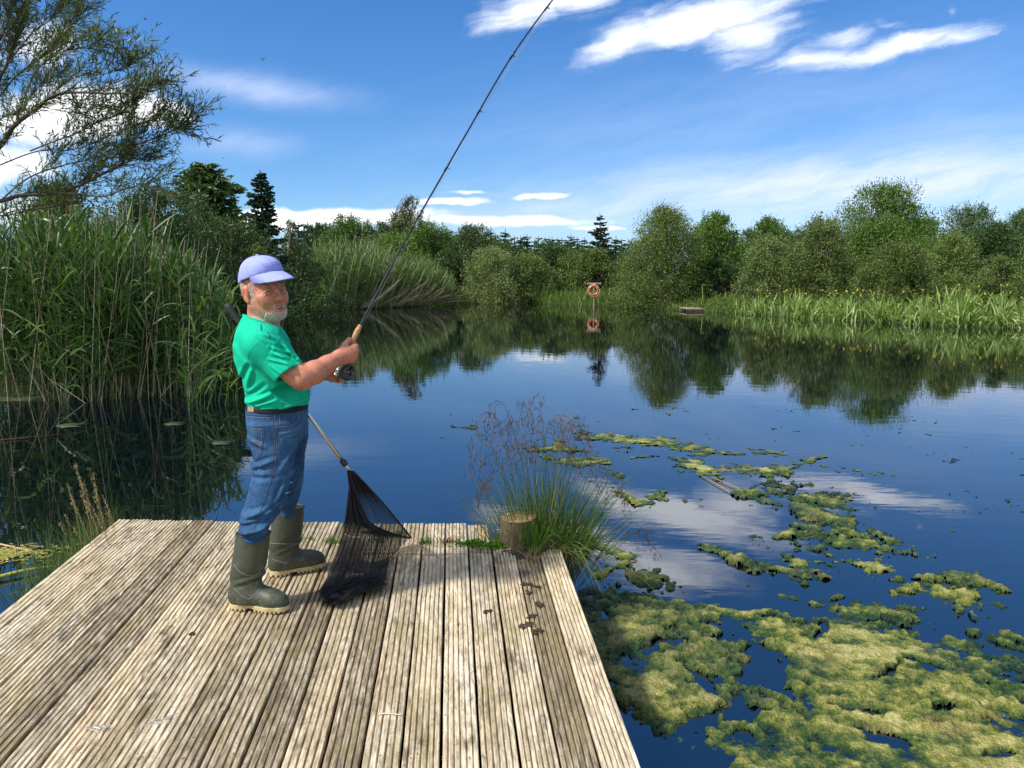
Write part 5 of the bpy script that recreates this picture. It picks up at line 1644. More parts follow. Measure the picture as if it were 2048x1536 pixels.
# ================================================================== TACKLE
M_STEEL = mat_plain("brushed_aluminium", (.55, .55, .53), .32, .12, 40, .15, metal=1.0)
M_BLACK = mat_plain("black_plastic", (.010, .010, .012), .38, .2, 40)
M_NET = mat_plain("black_net_cord", (.007, .007, .010), .8, .3, 60)
M_CORK = mat_plain("cork_grip", (.46, .27, .13), .75, .35, 90, .5)
def build_rod():
    L = [(673, 746.5), (690, 715), (705.5, 685), (718, 656), (800, 500), (885, 350), (935, 263), (1020, 118), (1105, 0), (1190, -105), (1300, -215), (1430, -310)]
    cum = np.concatenate([[0], np.cumsum(np.linalg.norm(np.diff(np.array(L, float), axis=0), axis=1))])
    offs = -.088 - .00062 * cum * np.clip(cum / 900, .15, 1)
    pts = spline([Q(u, v, o) for (u, v), o in zip(L, offs)], 140)
    s = np.concatenate([[0], np.cumsum(np.linalg.norm(np.diff(pts, axis=0), axis=1))])
    root = empty("fishing_rod", pts[0]); o3 = np.array(root.location)
    tag(root, 'long dark fly rod with cork grip and black reel, gripped by the bearded man', 'fishing rod')
    pts = pts - o3
    at = lambda q: np.stack([np.interp(q, s, pts[:, k]) for k in range(3)], -1)
    T = lambda q: norm(at(q + .01) - at(q - .01))
    carbon = mat_plain("dark_carbon_blank", (.020, .017, .022), .25, .2, 30, coat=.6)
    q = np.linspace(.20, s[-1], 120)
    mesh_obj("blank", *tube(at(q), np.interp(q, [.2, .5, 1.8, s[-1]], [.0054, .0047, .0034, .0012]), 8), carbon, root)
    q = np.linspace(.070, .262, 40)
    rr = .0125 + .0018 * np.sin((q - .07) / .19 * math.pi * 2 + 2.2) - .0045 * np.clip((q - .225) / .037, 0, 1)
    mesh_obj("grip", *tube(at(q), rr, 14), M_CORK, root)
    q = np.linspace(-.012, .072, 16)
    mesh_obj("reel_seat", *tube(np.stack([at(0) + T(.02) * k if k < 0 else at(k) for k in q]), np.where((np.arange(16) % 5) == 0, .0125, .0102), 12), M_STEEL, root)
    # line guides and whippings
    axis_down = norm(np.cross(T(.3), E2)); axis_down = axis_down if axis_down @ E1 > 0 else -axis_down
    for k, qq in enumerate([.80, 1.12, 1.42, 1.70, 1.95, 2.2]):
        if qq > s[-1] - .05: break
        rad = .0075 - .0008 * k
        c = at(qq) + axis_down * (rad + .006)
        t_ = T(qq); b_ = np.cross(t_, axis_down)
        ring = [c + (axis_down * math.cos(a) + b_ * math.sin(a)) * rad for a in np.linspace(0, 2 * math.pi, 17)]
        mb = MB(); mb.add(*tube(ring, .0011, 5, caps=False))
        for sg in (-1, 1): mb.add(*tube([at(qq + sg * .016), c + axis_down * (-rad)], .0009, 5))
        mb.add(*tube([at(qq - .02), at(qq + .02)], np.interp(qq, [.2, .5, 1.8, s[-1]], [.0064, .0058, .0043, .002]), 8))
        mb.build("line_guide", M_BLACK, root)
    # reel
    cR = Q(694.5, 745, -.098) - o3
    n_ = norm(-E2 * .93 + E1 * .34 + UP * .05)
    a_ = norm(np.cross(n_, UP)); b_ = np.cross(n_, a_)
    def disc(prof, n=40):
        V, F = [], []
        for (r_, h_) in prof:
            for j in range(n):
                th = 2 * math.pi * j / n
                V.append(cR + n_ * h_ + (a_ * math.cos(th) + b_ * math.sin(th)) * r_)
        for i in range(len(prof) - 1):
            for j in range(n): F.append([i * n + j, i * n + (j + 1) % n, (i + 1) * n + (j + 1) % n, (i + 1) * n + j])
        return V, F
    gloss = mat_plain("black_anodised_reel", (.008, .008, .009), .28, .2, 50, coat=.3)
    reel = mesh_obj("reel", *disc([(0, -.019), (.030, -.019), (.038, -.017), (.0395, -.012), (.0395, .010), (.038, .0125), (.0355, .0125), (.035, .009), (.016, .009), (.015, .011), (.006, .0125), (0, .0125)]), gloss, root)
    mb = MB()
    for j in range(12):
        th = 2 * math.pi * j / 12
        c = cR + n_ * .0095 + (a_ * math.cos(th) + b_ * math.sin(th)) * .0275
        ring = [c + (a_ * math.cos(t) + b_ * math.sin(t)) * .0036 for t in np.linspace(0, 2 * math.pi, 11)]
        mb.add(*tube(ring, .0010, 5, caps=False))
    mb.build("spool_holes", mat_plain("worn_reel_edge", (.10, .10, .105), .35, .2, 60, metal=.6), reel)
    hc = cR + a_ * -.020 - b_ * .020
    mesh_obj("handle", *tube([hc + n_ * .009, hc + n_ * .014, hc + n_ * .030], [.004, .0055, .0062], 12), gloss, reel)
    foot0 = at(.028)
    mesh_obj("reel_foot", *tube([foot0, foot0 * .5 + cR * .5, cR - n_ * .004], [.006, .0075, .012], 8), gloss, reel)
    ln = [at(.27) + axis_down * .008, at(.80) + axis_down * .012, at(1.42) + axis_down * .010, at(1.95) + axis_down * .007]
    mesh_obj("line", *tube(spline(ln, 40), .0006, 4), mat_plain("pale_fly_line", (.45, .46, .30), .5), root)
build_rod()

def strands_mesh(P3, rad, pattern='diamond'):
    "P3: (n,m,3) sheet -> cords along its diagonals as three sided prisms"
    n, m = P3.shape[:2]
    I, J = np.meshgrid(np.arange(n - 1), np.arange(m - 1), indexing='ij')
    par = (I + J) % 2
    a = np.where(par[..., None] == 0, P3[:-1, :-1], P3[1:, :-1]).reshape(-1, 3)
    b = np.where(par[..., None] == 0, P3[1:, 1:], P3[:-1, 1:]).reshape(-1, 3)
    d = norm(b - a); q = np.tile([.3, .5, .81], (len(a), 1)); s1 = norm(np.cross(d, q)); s2 = np.cross(d, s1)
    V = []
    for k in range(3):
        o = s1 * math.cos(2.094 * k) * rad + s2 * math.sin(2.094 * k) * rad
        V += [a + o, b + o]
    V = np.stack(V, 1).reshape(-1, 3)
    i = np.arange(len(a)) * 6
    F = np.concatenate([np.stack([i + 2 * k, i + 2 * ((k + 1) % 3), i + 2 * ((k + 1) % 3) + 1, i + 2 * k + 1], -1) for k in range(3)])
    return V, F
def build_net():
    hinge = Q(697, 938, .10)
    root = empty("landing_net", PD(700, 1170)); o3 = np.array(root.location)
    tag(root, 'black landing net with metal handle, its bag resting on the jetty beside the boots', 'landing net')
    top = Q(453, 608, .33)
    l = lambda t: top + (hinge - top) * t
    mesh_obj("handle", *tube([l(.16) - o3, l(.955) - o3], .0105, 12), M_STEEL, root)
    q = np.linspace(0, .20, 10)
    mesh_obj("grip", *tube([l(t) - o3 for t in q], [.014, .0165] + [.0170] * 6 + [.0165, .014], 14), mat_plain("black_foam_grip", (.012, .013, .016), .75, .3, 60, .3), root)
    cl = mesh_obj("clamp", *tube([l(t) - o3 for t in (.945, .95, .975, .98)], [.0125, .0165, .0165, .0125], 12), M_BLACK, root)
    mesh_obj("hinge", *tube([l(.975) - o3, Q(703, 946, .115) - o3], [.008, .006], 8), M_STEEL, root)
    tip = Q(822, 1075, .50)
    arm0 = Q(707, 943, .12)
    mesh_obj("frame_arm", *tube(spline([arm0 - o3, (arm0 + tip) / 2 + UP * .012 - o3, tip - o3], 16), .0058, 8), M_BLACK, root)
    mesh_obj("frame_arm", *tube(spline([Q(696, 940, .09) - o3, Q(700, 972, .06) - o3, Q(693, 1036, .03) - o3], 12), .0042, 8), M_BLACK, root)
    rim = [(699, 942, .10), (706, 968, .10), (716, 996, .11), (727, 1022, .15), (741, 1046, .21), (775, 1063, .33), (800, 1070, .42), (821, 1076, .50)]
    rp = spline([Q(*q) for q in rim], 40)
    mesh_obj("rim_cord", *tube(rp - o3, .0042, 6), M_NET, root)
    vs = np.linspace(942, 1209, 104)
    Lu = np.interp(vs, [938, 974, 1036, 1092, 1152, 1183, 1196, 1211], [694, 698, 690.6, 678, 657, 636, 655, 668])
    Ru = np.interp(vs, [942, 968, 996, 1022, 1046, 1063, 1070, 1076, 1092, 1120, 1155, 1183, 1211], [699, 706, 716, 727, 741, 775, 800, 820, 803, 779, 771, 728, 672])
    pdo = lambda u, v: q_off(PD(u, v, .012))
    def off_l(v): return float(np.interp(v, [938, 1036, 1120, 1183, 1211], [.09, .03, -.02, pdo(640, 1183), pdo(668, 1211)]))
    def off_r(v): return float(np.interp(v, [942, 996, 1046, 1076, 1092, 1120, 1155, 1183, 1211], [.10, .11, .21, .50, .44, .34, pdo(771, 1155), pdo(728, 1183), pdo(672, 1211)]))
    nu = 78
    def sheet(dd, amp, ph, l_in=0, r_to=None):
        S = np.zeros((len(vs), nu, 3))
        for i, v in enumerate(vs):
            r_u = Ru[i]; ro = off_r(v)
            if r_to is not None and v < 1076:
                t = (v - 943) / (1075 - 943); r_u = 707 + 115 * t; ro = .12 + .38 * t
            for j in range(nu):
                s_ = j / (nu - 1)
                u = Lu[i] + l_in + (r_u - Lu[i] - l_in) * s_
                k = math.sin(s_ * math.pi) ** .5 if 0 < s_ < 1 else 0
                o = off_l(v) + (ro - off_l(v)) * s_ + dd * k * math.sin(min(1, (v - 938) / 90) * 1.57) + amp * k * math.sin(s_ * 21 + ph + v * .018) + .5 * amp * k * math.sin(s_ * 47 + ph * 2 - v * .03)
                p = Q(u, v, o)
                zf = deck_z(p[1]) + .006 + .010 * (1 + math.sin(s_ * 17 + v * .2 + ph))
                if p[2] < zf:
                    p = PD(u, v, zf - deck_z(p[1]))
                S[i, j] = p
        return S
    parts = [strands_mesh(sheet(-.035, .014, 0.3) - o3, .0015), strands_mesh(sheet(.055, .012, 2.0, 2, True) - o3, .0014)]
    # the gathered foot of the bag lying in a heap
    r = np.random.default_rng(8)
    for k in range(9):
        a = np.linspace(0, 1, 26); b = np.linspace(0, 1, 14)
        S = np.zeros((26, 14, 3))
        u0, v0 = 640 + 40 * r.random(), 1178 + 22 * r.random(); u1, v1 = 745 + 28 * r.random(), 1148 + 22 * r.random()
        ph = r.random() * 6
        for i in range(26):
            for j in range(14):
                u = u0 + (u1 - u0) * a[i] + 6 * math.sin(7 * a[i] + ph); v = v0 + (v1 - v0) * a[i] + (b[j] - .5) * (15 + 9 * math.sin(3 * a[i]))
                h = .010 + .030 * (.5 + .5 * math.sin(9 * a[i] + 5 * b[j] + ph)) * math.sin(b[j] * math.pi) + .004 * k
                S[i, j] = PD(u, v, h)
        parts.append(strands_mesh(S - o3, .0020))
    for k in range(14):                       # rolled folds
        u0, v0 = 640 + 95 * r.random(), 0
        v0 = 1185 + (640 - u0) * .28 + r.normal() * 7 + 8
        dx = 26 + 30 * r.random()
        p = spline([PD(u0, v0, .016), PD(u0 + dx * .4, v0 - 4 + r.normal() * 4, .028 + .015 * r.random()), PD(u0 + dx, v0 - 10 + r.normal() * 4, .018)], 12)
        v_, f_2 = tube(p - o3, .009 + .007 * np.sin(np.linspace(0, 3.14, 12)), 7)
        tri = [[q[0], q[1], q[2], q[3]] for q in f_2 if len(q) == 4]
        parts.append((v_, np.array(tri)))
    p = spline([PD(646, 1181, .012), PD(655, 1184, .02), PD(672, 1190, .03)], 10); v_, f_2 = tube(p - o3, np.linspace(.004, .016, 10), 7); parts.append((v_, np.array([q for q in f_2 if len(q) == 4])))
    p = spline([PD(669, 1209, .012), PD(676, 1204, .02), PD(700, 1193, .03)], 10); v_, f_2 = tube(p - o3, np.linspace(.005, .02, 10), 7); parts.append((v_, np.array([q for q in f_2 if len(q) == 4])))
    v, f = cat(parts)
    mesh_obj("net_bag", v, f, M_NET, root, smooth=False)
build_net()

# ================================================================== THE CORNER OF THE JETTY
def build_post():
    c = PD(1036, 1083); top = Q(1035, 1035, q_off(c)); h = top[2] - c[2]
    root = empty("wooden_post", c)
    tag(root, 'short sawn off round post with mossy top at the grassy corner of the jetty', 'post')
    n, V, F = 64, [], []
    r = np.random.default_rng(2)
    rad = .1035
    def wob(th, z): return rad * (1 + .018 * math.sin(3 * th + 1) + .010 * math.sin(17 * th + z * 3) + .006 * math.sin(41 * th) + .012 * math.sin(7 * th - z * 8))
    zs = [-.45, -.2, 0, .04, .08, h - .03, h - .006, h]
    for z in zs:
        for j in range(n):
            th = 2 * math.pi * j / n; q = wob(th, z) * (1.06 if z <= .04 else 1) * (.985 if z == h else 1)
            V.append((q * math.cos(th), q * math.sin(th), z + (.006 * math.cos(th - 1) if z > h - .04 else 0)))
    for i in range(len(zs) - 1):
        for j in range(n): F.append([i * n + j, i * n + (j + 1) % n, (i + 1) * n + (j + 1) % n, (i + 1) * n + j])
    m, nt, b = mat_new("old_post_bark")
    tc = nt.new('ShaderNodeTexCoord').outputs['Object']
    st = nt.noise(nt.vm('MULTIPLY', tc, (70, 70, 5)), 1.0, 6, .7, .4); bl = nt.noise(tc, 16, 5, .7)
    c1 = nt.ramp(st, [(.3, (.026, .020, .010)), (.5, (.085, .066, .034)), (.7, (.19, .155, .09))])
    c1 = nt.mix(nt.m('MULTIPLY', nt.smooth(bl, .45, .65), .5), c1, (.085, .085, .025))
    nt.put(b.inputs['Base Color'], c1); b.inputs['Roughness'].default_value = .85
    nt.put(b.inputs['Normal'], nt.bump(st, 1.0, .012))
    mesh_obj("post_side", V, F, m, root)
    V, F = [], []
    rings = 12
    for i in range(rings + 1):
        q = i / rings
        for j in range(n):
            th = 2 * math.pi * j / n; w = wob(th, h) * .985 * q
            V.append((w * math.cos(th), w * math.sin(th), h + .006 * math.cos(th - 1) * q + .002 + .003 * (fbm(np.array([[w * math.cos(th) * 40, w * math.sin(th) * 40, 1]]), 3)[0] - .5)))
    for i in range(rings):
        for j in range(n): F.append([i * n + j, i * n + (j + 1) % n, (i + 1) * n + (j + 1) % n, (i + 1) * n + j][::-1] if False else [i * n + j, (i + 1) * n + j, (i + 1) * n + (j + 1) % n, i * n + (j + 1) % n])
    m, nt, b = mat_new("mossy_sawn_wood")
    tc = nt.new('ShaderNodeTexCoord').outputs['Object']
    x, y, z = nt.sep(tc)
    rr = nt.m('ADD', nt.m('SQRT', nt.m('ADD', nt.m('MULTIPLY', x, x), nt.m('MULTIPLY', y, y))), nt.m('MULTIPLY', nt.noise(tc, 12, 3), .02))
    wv = nt.m('SINE', nt.m('MULTIPLY', rr, 620))
    c1 = nt.ramp(nt.noise(tc, 30, 6, .7), [(.32, (.075, .038, .016)), (.5, (.19, .12, .05)), (.7, (.36, .28, .13))])
    c1 = nt.mix(nt.smooth(nt.noise(tc, 22, 4, .6), .52, .62), c1, (.12, .13, .025))
    c1 = nt.mix(nt.m('MULTIPLY', nt.smooth(wv, .2, 1), .25), c1, (.10, .06, .03))
    nt.put(b.inputs['Base Color'], c1); b.inputs['Roughness'].default_value = .9
    nt.put(b.inputs['Normal'], nt.bump(nt.noise(tc, 70, 5), .8, .01))
    mesh_obj("post_top", V, F, m, root)
build_post()

def panicles(stems, r, droop=.5, n=26, L0=.30, w=.005):
    "drooping seed branches along the upper third of each stem (polylines)"
    parts = []
    for p in stems:
        k = len(p); s = np.linspace(0, 1, k)
        T = norm(p[-1] - p[-3])
        sidev = np.array([T[0], T[1], 0]) ; sidev = sidev / (np.linalg.norm(sidev) + 1e-6)
        m = n
        ts = .70 + .30 * r.random(m)
        c = np.stack([np.interp(ts, s, p[:, q]) for q in range(3)], -1)
        d = sidev * .7 + r.normal(size=(m, 3)) * .45 + np.array([0, 0, -.15])
        ln = L0 * (.35 + .65 * r.random(m)) * (1.15 - ts) * 2.2 + .02
        parts.append(ribbons(c, d, ln, .0020, .8, 4, r, root=1))
        # spikelets hanging from the branch ends
        e = c + norm(d) * ln[:, None] * .85 + np.array([0, 0, -1]) * (.6 * ln)[:, None]
        q = 5
        cc = np.repeat(e, q, 0) + r.normal(size=(m * q, 3)) * .007 + np.array([0, 0, -1]) * (np.tile(np.arange(q), m) * .009)[:, None]
        parts.append(diamonds(cc, np.array([0, 0, -1]) + r.normal(size=(m * q, 3)) * .25, .030, w * .85, r))
    return cat(parts)
def build_tussock():
    r = np.random.default_rng(12)
    c = PD(1088, 1072); c[2] -= .10
    root = empty("grass_tussock", c); tag(root, 'big grass tussock with brown drooping seed heads growing behind the sawn off post', 'grass')
    N = 1250
    base = r.normal(size=(N, 3)) * [.075, .055, .0]
    base[:, 0] += r.uniform(-.12, .12, N); base[:, 2] = r.uniform(-.25, .02, N)
    d = np.stack([base[:, 0] * 2.2 + r.normal(size=N) * .15 + .03, base[:, 1] * 2 + r.normal(size=N) * .18, np.ones(N)], -1)
    L = .34 + .56 * r.random(N) ** 1.2
    v1 = ribbons(base, d, L, .0050, .12 + .40 * r.random(N) ** 2, 6, r)
    M2 = 230
    b2 = r.normal(size=(M2, 3)) * [.11, .07, 0]; b2[:, 2] = .02
    d2 = np.stack([r.normal(size=M2) * .8 + .55, r.normal(size=M2) * .7 - .25, np.full(M2, .55)], -1)
    v2 = ribbons(b2, d2, .35 + .40 * r.random(M2), .0045, .45 + .5 * r.random(M2), 6, r)
    v, f = cat([v1, v2]); mesh_obj("blades", v, f, M_TUFT, root, smooth=False)
    M3 = 260
    b3 = r.normal(size=(M3, 3)) * [.10, .07, 0]; b3[:, 2] = .05; d3 = np.stack([r.normal(size=M3) * .8, r.normal(size=M3) * .8 - .3, np.full(M3, .5)], -1)
    v, f = ribbons(b3, d3, .18 + .3 * r.random(M3), .0042, .5 + .6 * r.random(M3), 6, r)
    mesh_obj("dry_blades", v, f, M_STRAW, root, smooth=False)
    tips = [(955, 870), (975, 822), (990, 800), (1000, 842), (1012, 830), (1030, 838), (1046, 800), (1062, 812), (1075, 785), (1082, 828), (1098, 840), (1112, 828), (1128, 822), (1140, 838), (1155, 830), (1165, 856), (1010, 888), (968, 905), (985, 940), (1050, 868), (1090, 870), (1120, 880),
            (1175, 900), (1200, 925), (1222, 950), (1185, 960), (1245, 985), (1300, 1085), (1290, 1062), (1105, 900), (1140, 905), (975, 960), (1070, 880), (1035, 880)]
    stems = []
    mb = MB()
    for i, (u, vv) in enumerate(tips):
        e = Q(u, vv, q_off(c) + r.normal() * .10) - c
        b = np.array([e[0] * .18 + r.normal() * .04, r.normal() * .05, -.05])
        ln = np.linalg.norm(e - b)
        up = np.array([0, 0, 1.0])
        hor = np.array([e[0], e[1], 0])
        m1 = b + (e - b) * .45 + up * .05 * ln - hor * .10
        m2 = b + (e - b) * .82 + up * (.07 + .10 * np.linalg.norm(hor)) * ln - hor * .05
        p = spline([b, m1, m2, e], 16)
        stems.append(p); mb.add(*tube(p, np.linspace(.0017, .0006, 16), 4, caps=False))
    mb.build("stems", M_TUFT, root)
    v, f = panicles(stems, r, n=11, L0=.20)
    mesh_obj("seed_heads", v, f, M_SEED, root, smooth=False)
build_tussock()
def build_corner_plants():
    r = np.random.default_rng(14)
    def tuft(px, n, L0, L1, w, spread, mat, label, cat_='grass', group=None, droop=.35, name="grass_tuft", up=.0):
        c = PD(*px, up); c[2] -= .004
        b = r.normal(size=(n, 3)) * [.022, .018, 0]
        d = np.stack([r.normal(size=n) * spread, r.normal(size=n) * spread, np.ones(n)], -1)
        v, f = ribbons(b, d, L0 + (L1 - L0) * r.random(n), w, droop * r.random(n), 5, r)
        o = mesh_obj(name, v, f, mat, smooth=False, loc=c)
        return tag(o, label, cat_, group)
    tuft((1070, 1108), 90, .12, .30, .0060, .32, M_FRESH, 'bright green grass tuft between the sawn off post and the jetty edge')
    tuft((1064, 1118), 60, .05, .12, .005, .7, M_STRAW, 'straw coloured withered tuft at the foot of the bright green one', droop=.8)
    g = 'weeds in the deck joint'
    tuft((668, 1086), 60, .03, .085, .0050, .55, M_FRESH, 'small bright grass tuft between the boots and the landing net', group=g)
    tuft((620, 1078), 30, .02, .045, .0045, .6, M_FRESH, 'tiny pale grass tuft behind the far boot', group=g)
    tuft((851, 1088), 80, .035, .085, .0050, .45, M_TUFT, 'upright green grass tuft first to the right of the landing net', group=g)
    tuft((892, 1086), 60, .03, .075, .0050, .55, M_SEED, 'reddish brown weed tuft between two green ones in the deck joint', group=g)
    tuft((758, 1082), 50, .03, .06, .005, .6, M_FRESH, 'grass tuft seen through the landing net', group=g)
    tuft((800, 1068), 45, .03, .06, .005, .6, M_FRESH, 'grass tuft under the tip of the landing net', group=g)
    # leafy rosettes with yellow flowers
    def rosette(px, n, L, label, flowers, w=.015):
        c = PD(*px)
        root = empty("flowering_weed", c); tag(root, label, 'weed', g)
        b = r.normal(size=(n, 3)) * [.05, .022, 0]; b[:, 2] = 0
        d = np.stack([r.normal(size=n), r.normal(size=n), .25 + .9 * r.random(n)], -1)
        v, f = ribbons(b, d, L * (.5 + .6 * r.random(n)), w * (.5 + .7 * r.random(n)), .3 + .5 * r.random(n), 4, r)
        mesh_obj("leaves", v, f, M_FRESH, root, smooth=False)
        for fx, fy, hh in flowers:
            bs = np.array([fx * .6, 0, 0]); tp = np.array([fx, fy, hh])
            fl = mesh_obj("stem", *tube(spline([bs, (bs + tp) / 2 + [0, 0, .01], tp], 6), .0012, 4), M_FRESH, root)
            k = 26
            a = r.random(k) * 6.283
            v, f = ribbons(np.tile(tp, (k, 1)), np.stack([np.cos(a), np.sin(a), .35 + .5 * r.random(k)], -1), .013, .005, .2, 2, r)
            mesh_obj("flower", v, f, M_YFLOWER, root, smooth=False)
    global M_YFLOWER
    M_YFLOWER = mat_leaf("yellow_petals", (.75, .45, .01), (.85, .55, .02), (.9, .62, .05), .25)
    rosette((940, 1088), 130, .075, 'low leafy weed with a single yellow bloom in the deck joint', [(.035, .0, .10)])
    rosette((985, 1092), 150, .085, 'wider leafy weed with two yellow blooms left of the sawn off post', [(-.06, 0, .065), (.035, .02, .09)])
    rosette((1012, 1092), 70, .07, 'narrow leafy weed touching the left side of the sawn off post', [])
    # fern-like plant on the outer side of the corner
    c = PD(1145, 1085); c[2] -= .05
    parts = []
    for k in range(26):
        d = norm(np.array([r.normal() * .7 + .25, r.normal() * .6 - .1, .9])); L = .12 + .16 * r.random()
        t = np.linspace(0, 1, 14)
        p = r.normal(size=3) * [.05, .05, .01] + np.outer(t * L, d) + np.outer(t ** 2, [0, 0, -.05])
        parts.append(ribbons(p[:1], d[None], [L], [.004], .2, 3, r))
        for sgn in (-1, 1):
            sd = norm(np.cross(d, [0, 0, 1.0]) * sgn + d * .5)
            parts.append(diamonds(p[2:] + sd * .014, np.tile(sd, (12, 1)) + r.normal(size=(12, 3)) * .15, .034 * (1.15 - t[2:]), .009, r))
    v, f = cat(parts)
    tag(mesh_obj("fern", v, f, M_FRESH, smooth=False, loc=c), 'small bright fern hanging over the water at the jetty corner', 'fern')
    # earth between the shortened boards and the post
    c = PD(1050, 1108, -.01)
    n = 40; V, F = [], []
    g_ = np.linspace(-1, 1, n)
    X, Y = np.meshgrid(g_ * .19, g_ * .22, indexing='ij')
    rr = np.hypot(X / .19, Y / .22)
    Z = .030 * np.clip(1 - rr, 0, 1) ** .5 + .03 * (fbm(np.stack([X * 24, Y * 24, 0 * X], -1), 4) - .5) - .03 * np.clip(rr - .7, 0, 1) - .006
    i = np.arange((n - 1) * n).reshape(n - 1, n)[:, :-1].ravel()
    tag(mesh_obj("earth", np.stack([X, Y + .10, Z], -1).reshape(-1, 3), np.stack([i, i + n, i + n + 1, i + 1], -1), mat_plain("dark_crumbly_earth", (.050, .036, .020), .95, .5, 40, .9), loc=c), 'dark crumbly earth gathered round the foot of the post', 'earth', kind='stuff')
    # tall dry grass on the left side of the jetty
    root = empty("grass_clump", PD(176, 1100) - [.12, 0, .25]); c = np.array(root.location)
    tag(root, 'thin dry grass with golden seed heads beside the left edge of the jetty', 'grass')
    N = 620
    b = np.stack([r.uniform(-.24, .10, N), r.uniform(-.30, .75, N), np.full(N, -.05)], -1); b[:, 0] -= .072 * b[:, 1] - .02
    d = np.stack([r.normal(size=N) * .2 - .05, r.normal(size=N) * .2, np.ones(N)], -1)
    v, f = ribbons(b, d, .22 + .30 * r.random(N), .0045, .3 * r.random(N), 5, r)
    mesh_obj("blades", v, f, M_TUFT, root, smooth=False)
    stems = []; mb = MB()
    for u, vv in [(148, 930), (152, 925), (178, 935), (186, 945), (135, 965), (140, 985), (160, 980), (187, 985), (172, 1000), (182, 1010), (205, 990), (128, 1030), (145, 1005), (195, 1010), (168, 960), (210, 1015), (118, 1045)]:
        off = q_off(c) + r.uniform(0, .5)
        e = Q(u, vv, off) - c; bb = np.array([e[0] + .10 + r.normal() * .04, e[1] + r.normal() * .05, -.05])
        p = spline([bb, (bb + e) / 2 + [.02, 0, .02], e], 10); stems.append(p); mb.add(*tube(p, np.linspace(.0018, .0007, 10), 4, caps=False))
    mb.build("stems", M_STRAW, root)
    parts = []
    for p in stems:
        t = .72 + .28 * r.random(46); q = np.stack([np.interp(t, np.linspace(0, 1, 10), p[:, k]) for k in range(3)], -1)
        parts.append(diamonds(q + r.normal(size=(46, 3)) * .005, (p[-1] - p[-4]) * 8 + r.normal(size=(46, 3)) * .5, .016, .0045, r))
    v, f = cat(parts); mesh_obj("seed_heads", v, f, M_STRAW, root, smooth=False)["kind"] = "stuff"
    # low green growth on that edge
    c = PD(128, 1128) - [.10, 0, .22]
    N = 420; b = np.stack([r.uniform(-.16, .10, N), r.uniform(-.10, .95, N), np.full(N, .0)], -1); b[:, 0] -= .072 * b[:, 1]
    v, f = ribbons(b, np.stack([r.normal(size=N) * .6, r.normal(size=N) * .5, np.ones(N)], -1), .10 + .18 * r.random(N), .006, .6 * r.random(N), 5, r)
    tag(mesh_obj("grass_clump", v, f, M_TUFT, smooth=False, loc=c), 'low green grass along the left edge of the jetty', 'grass')
build_corner_plants()

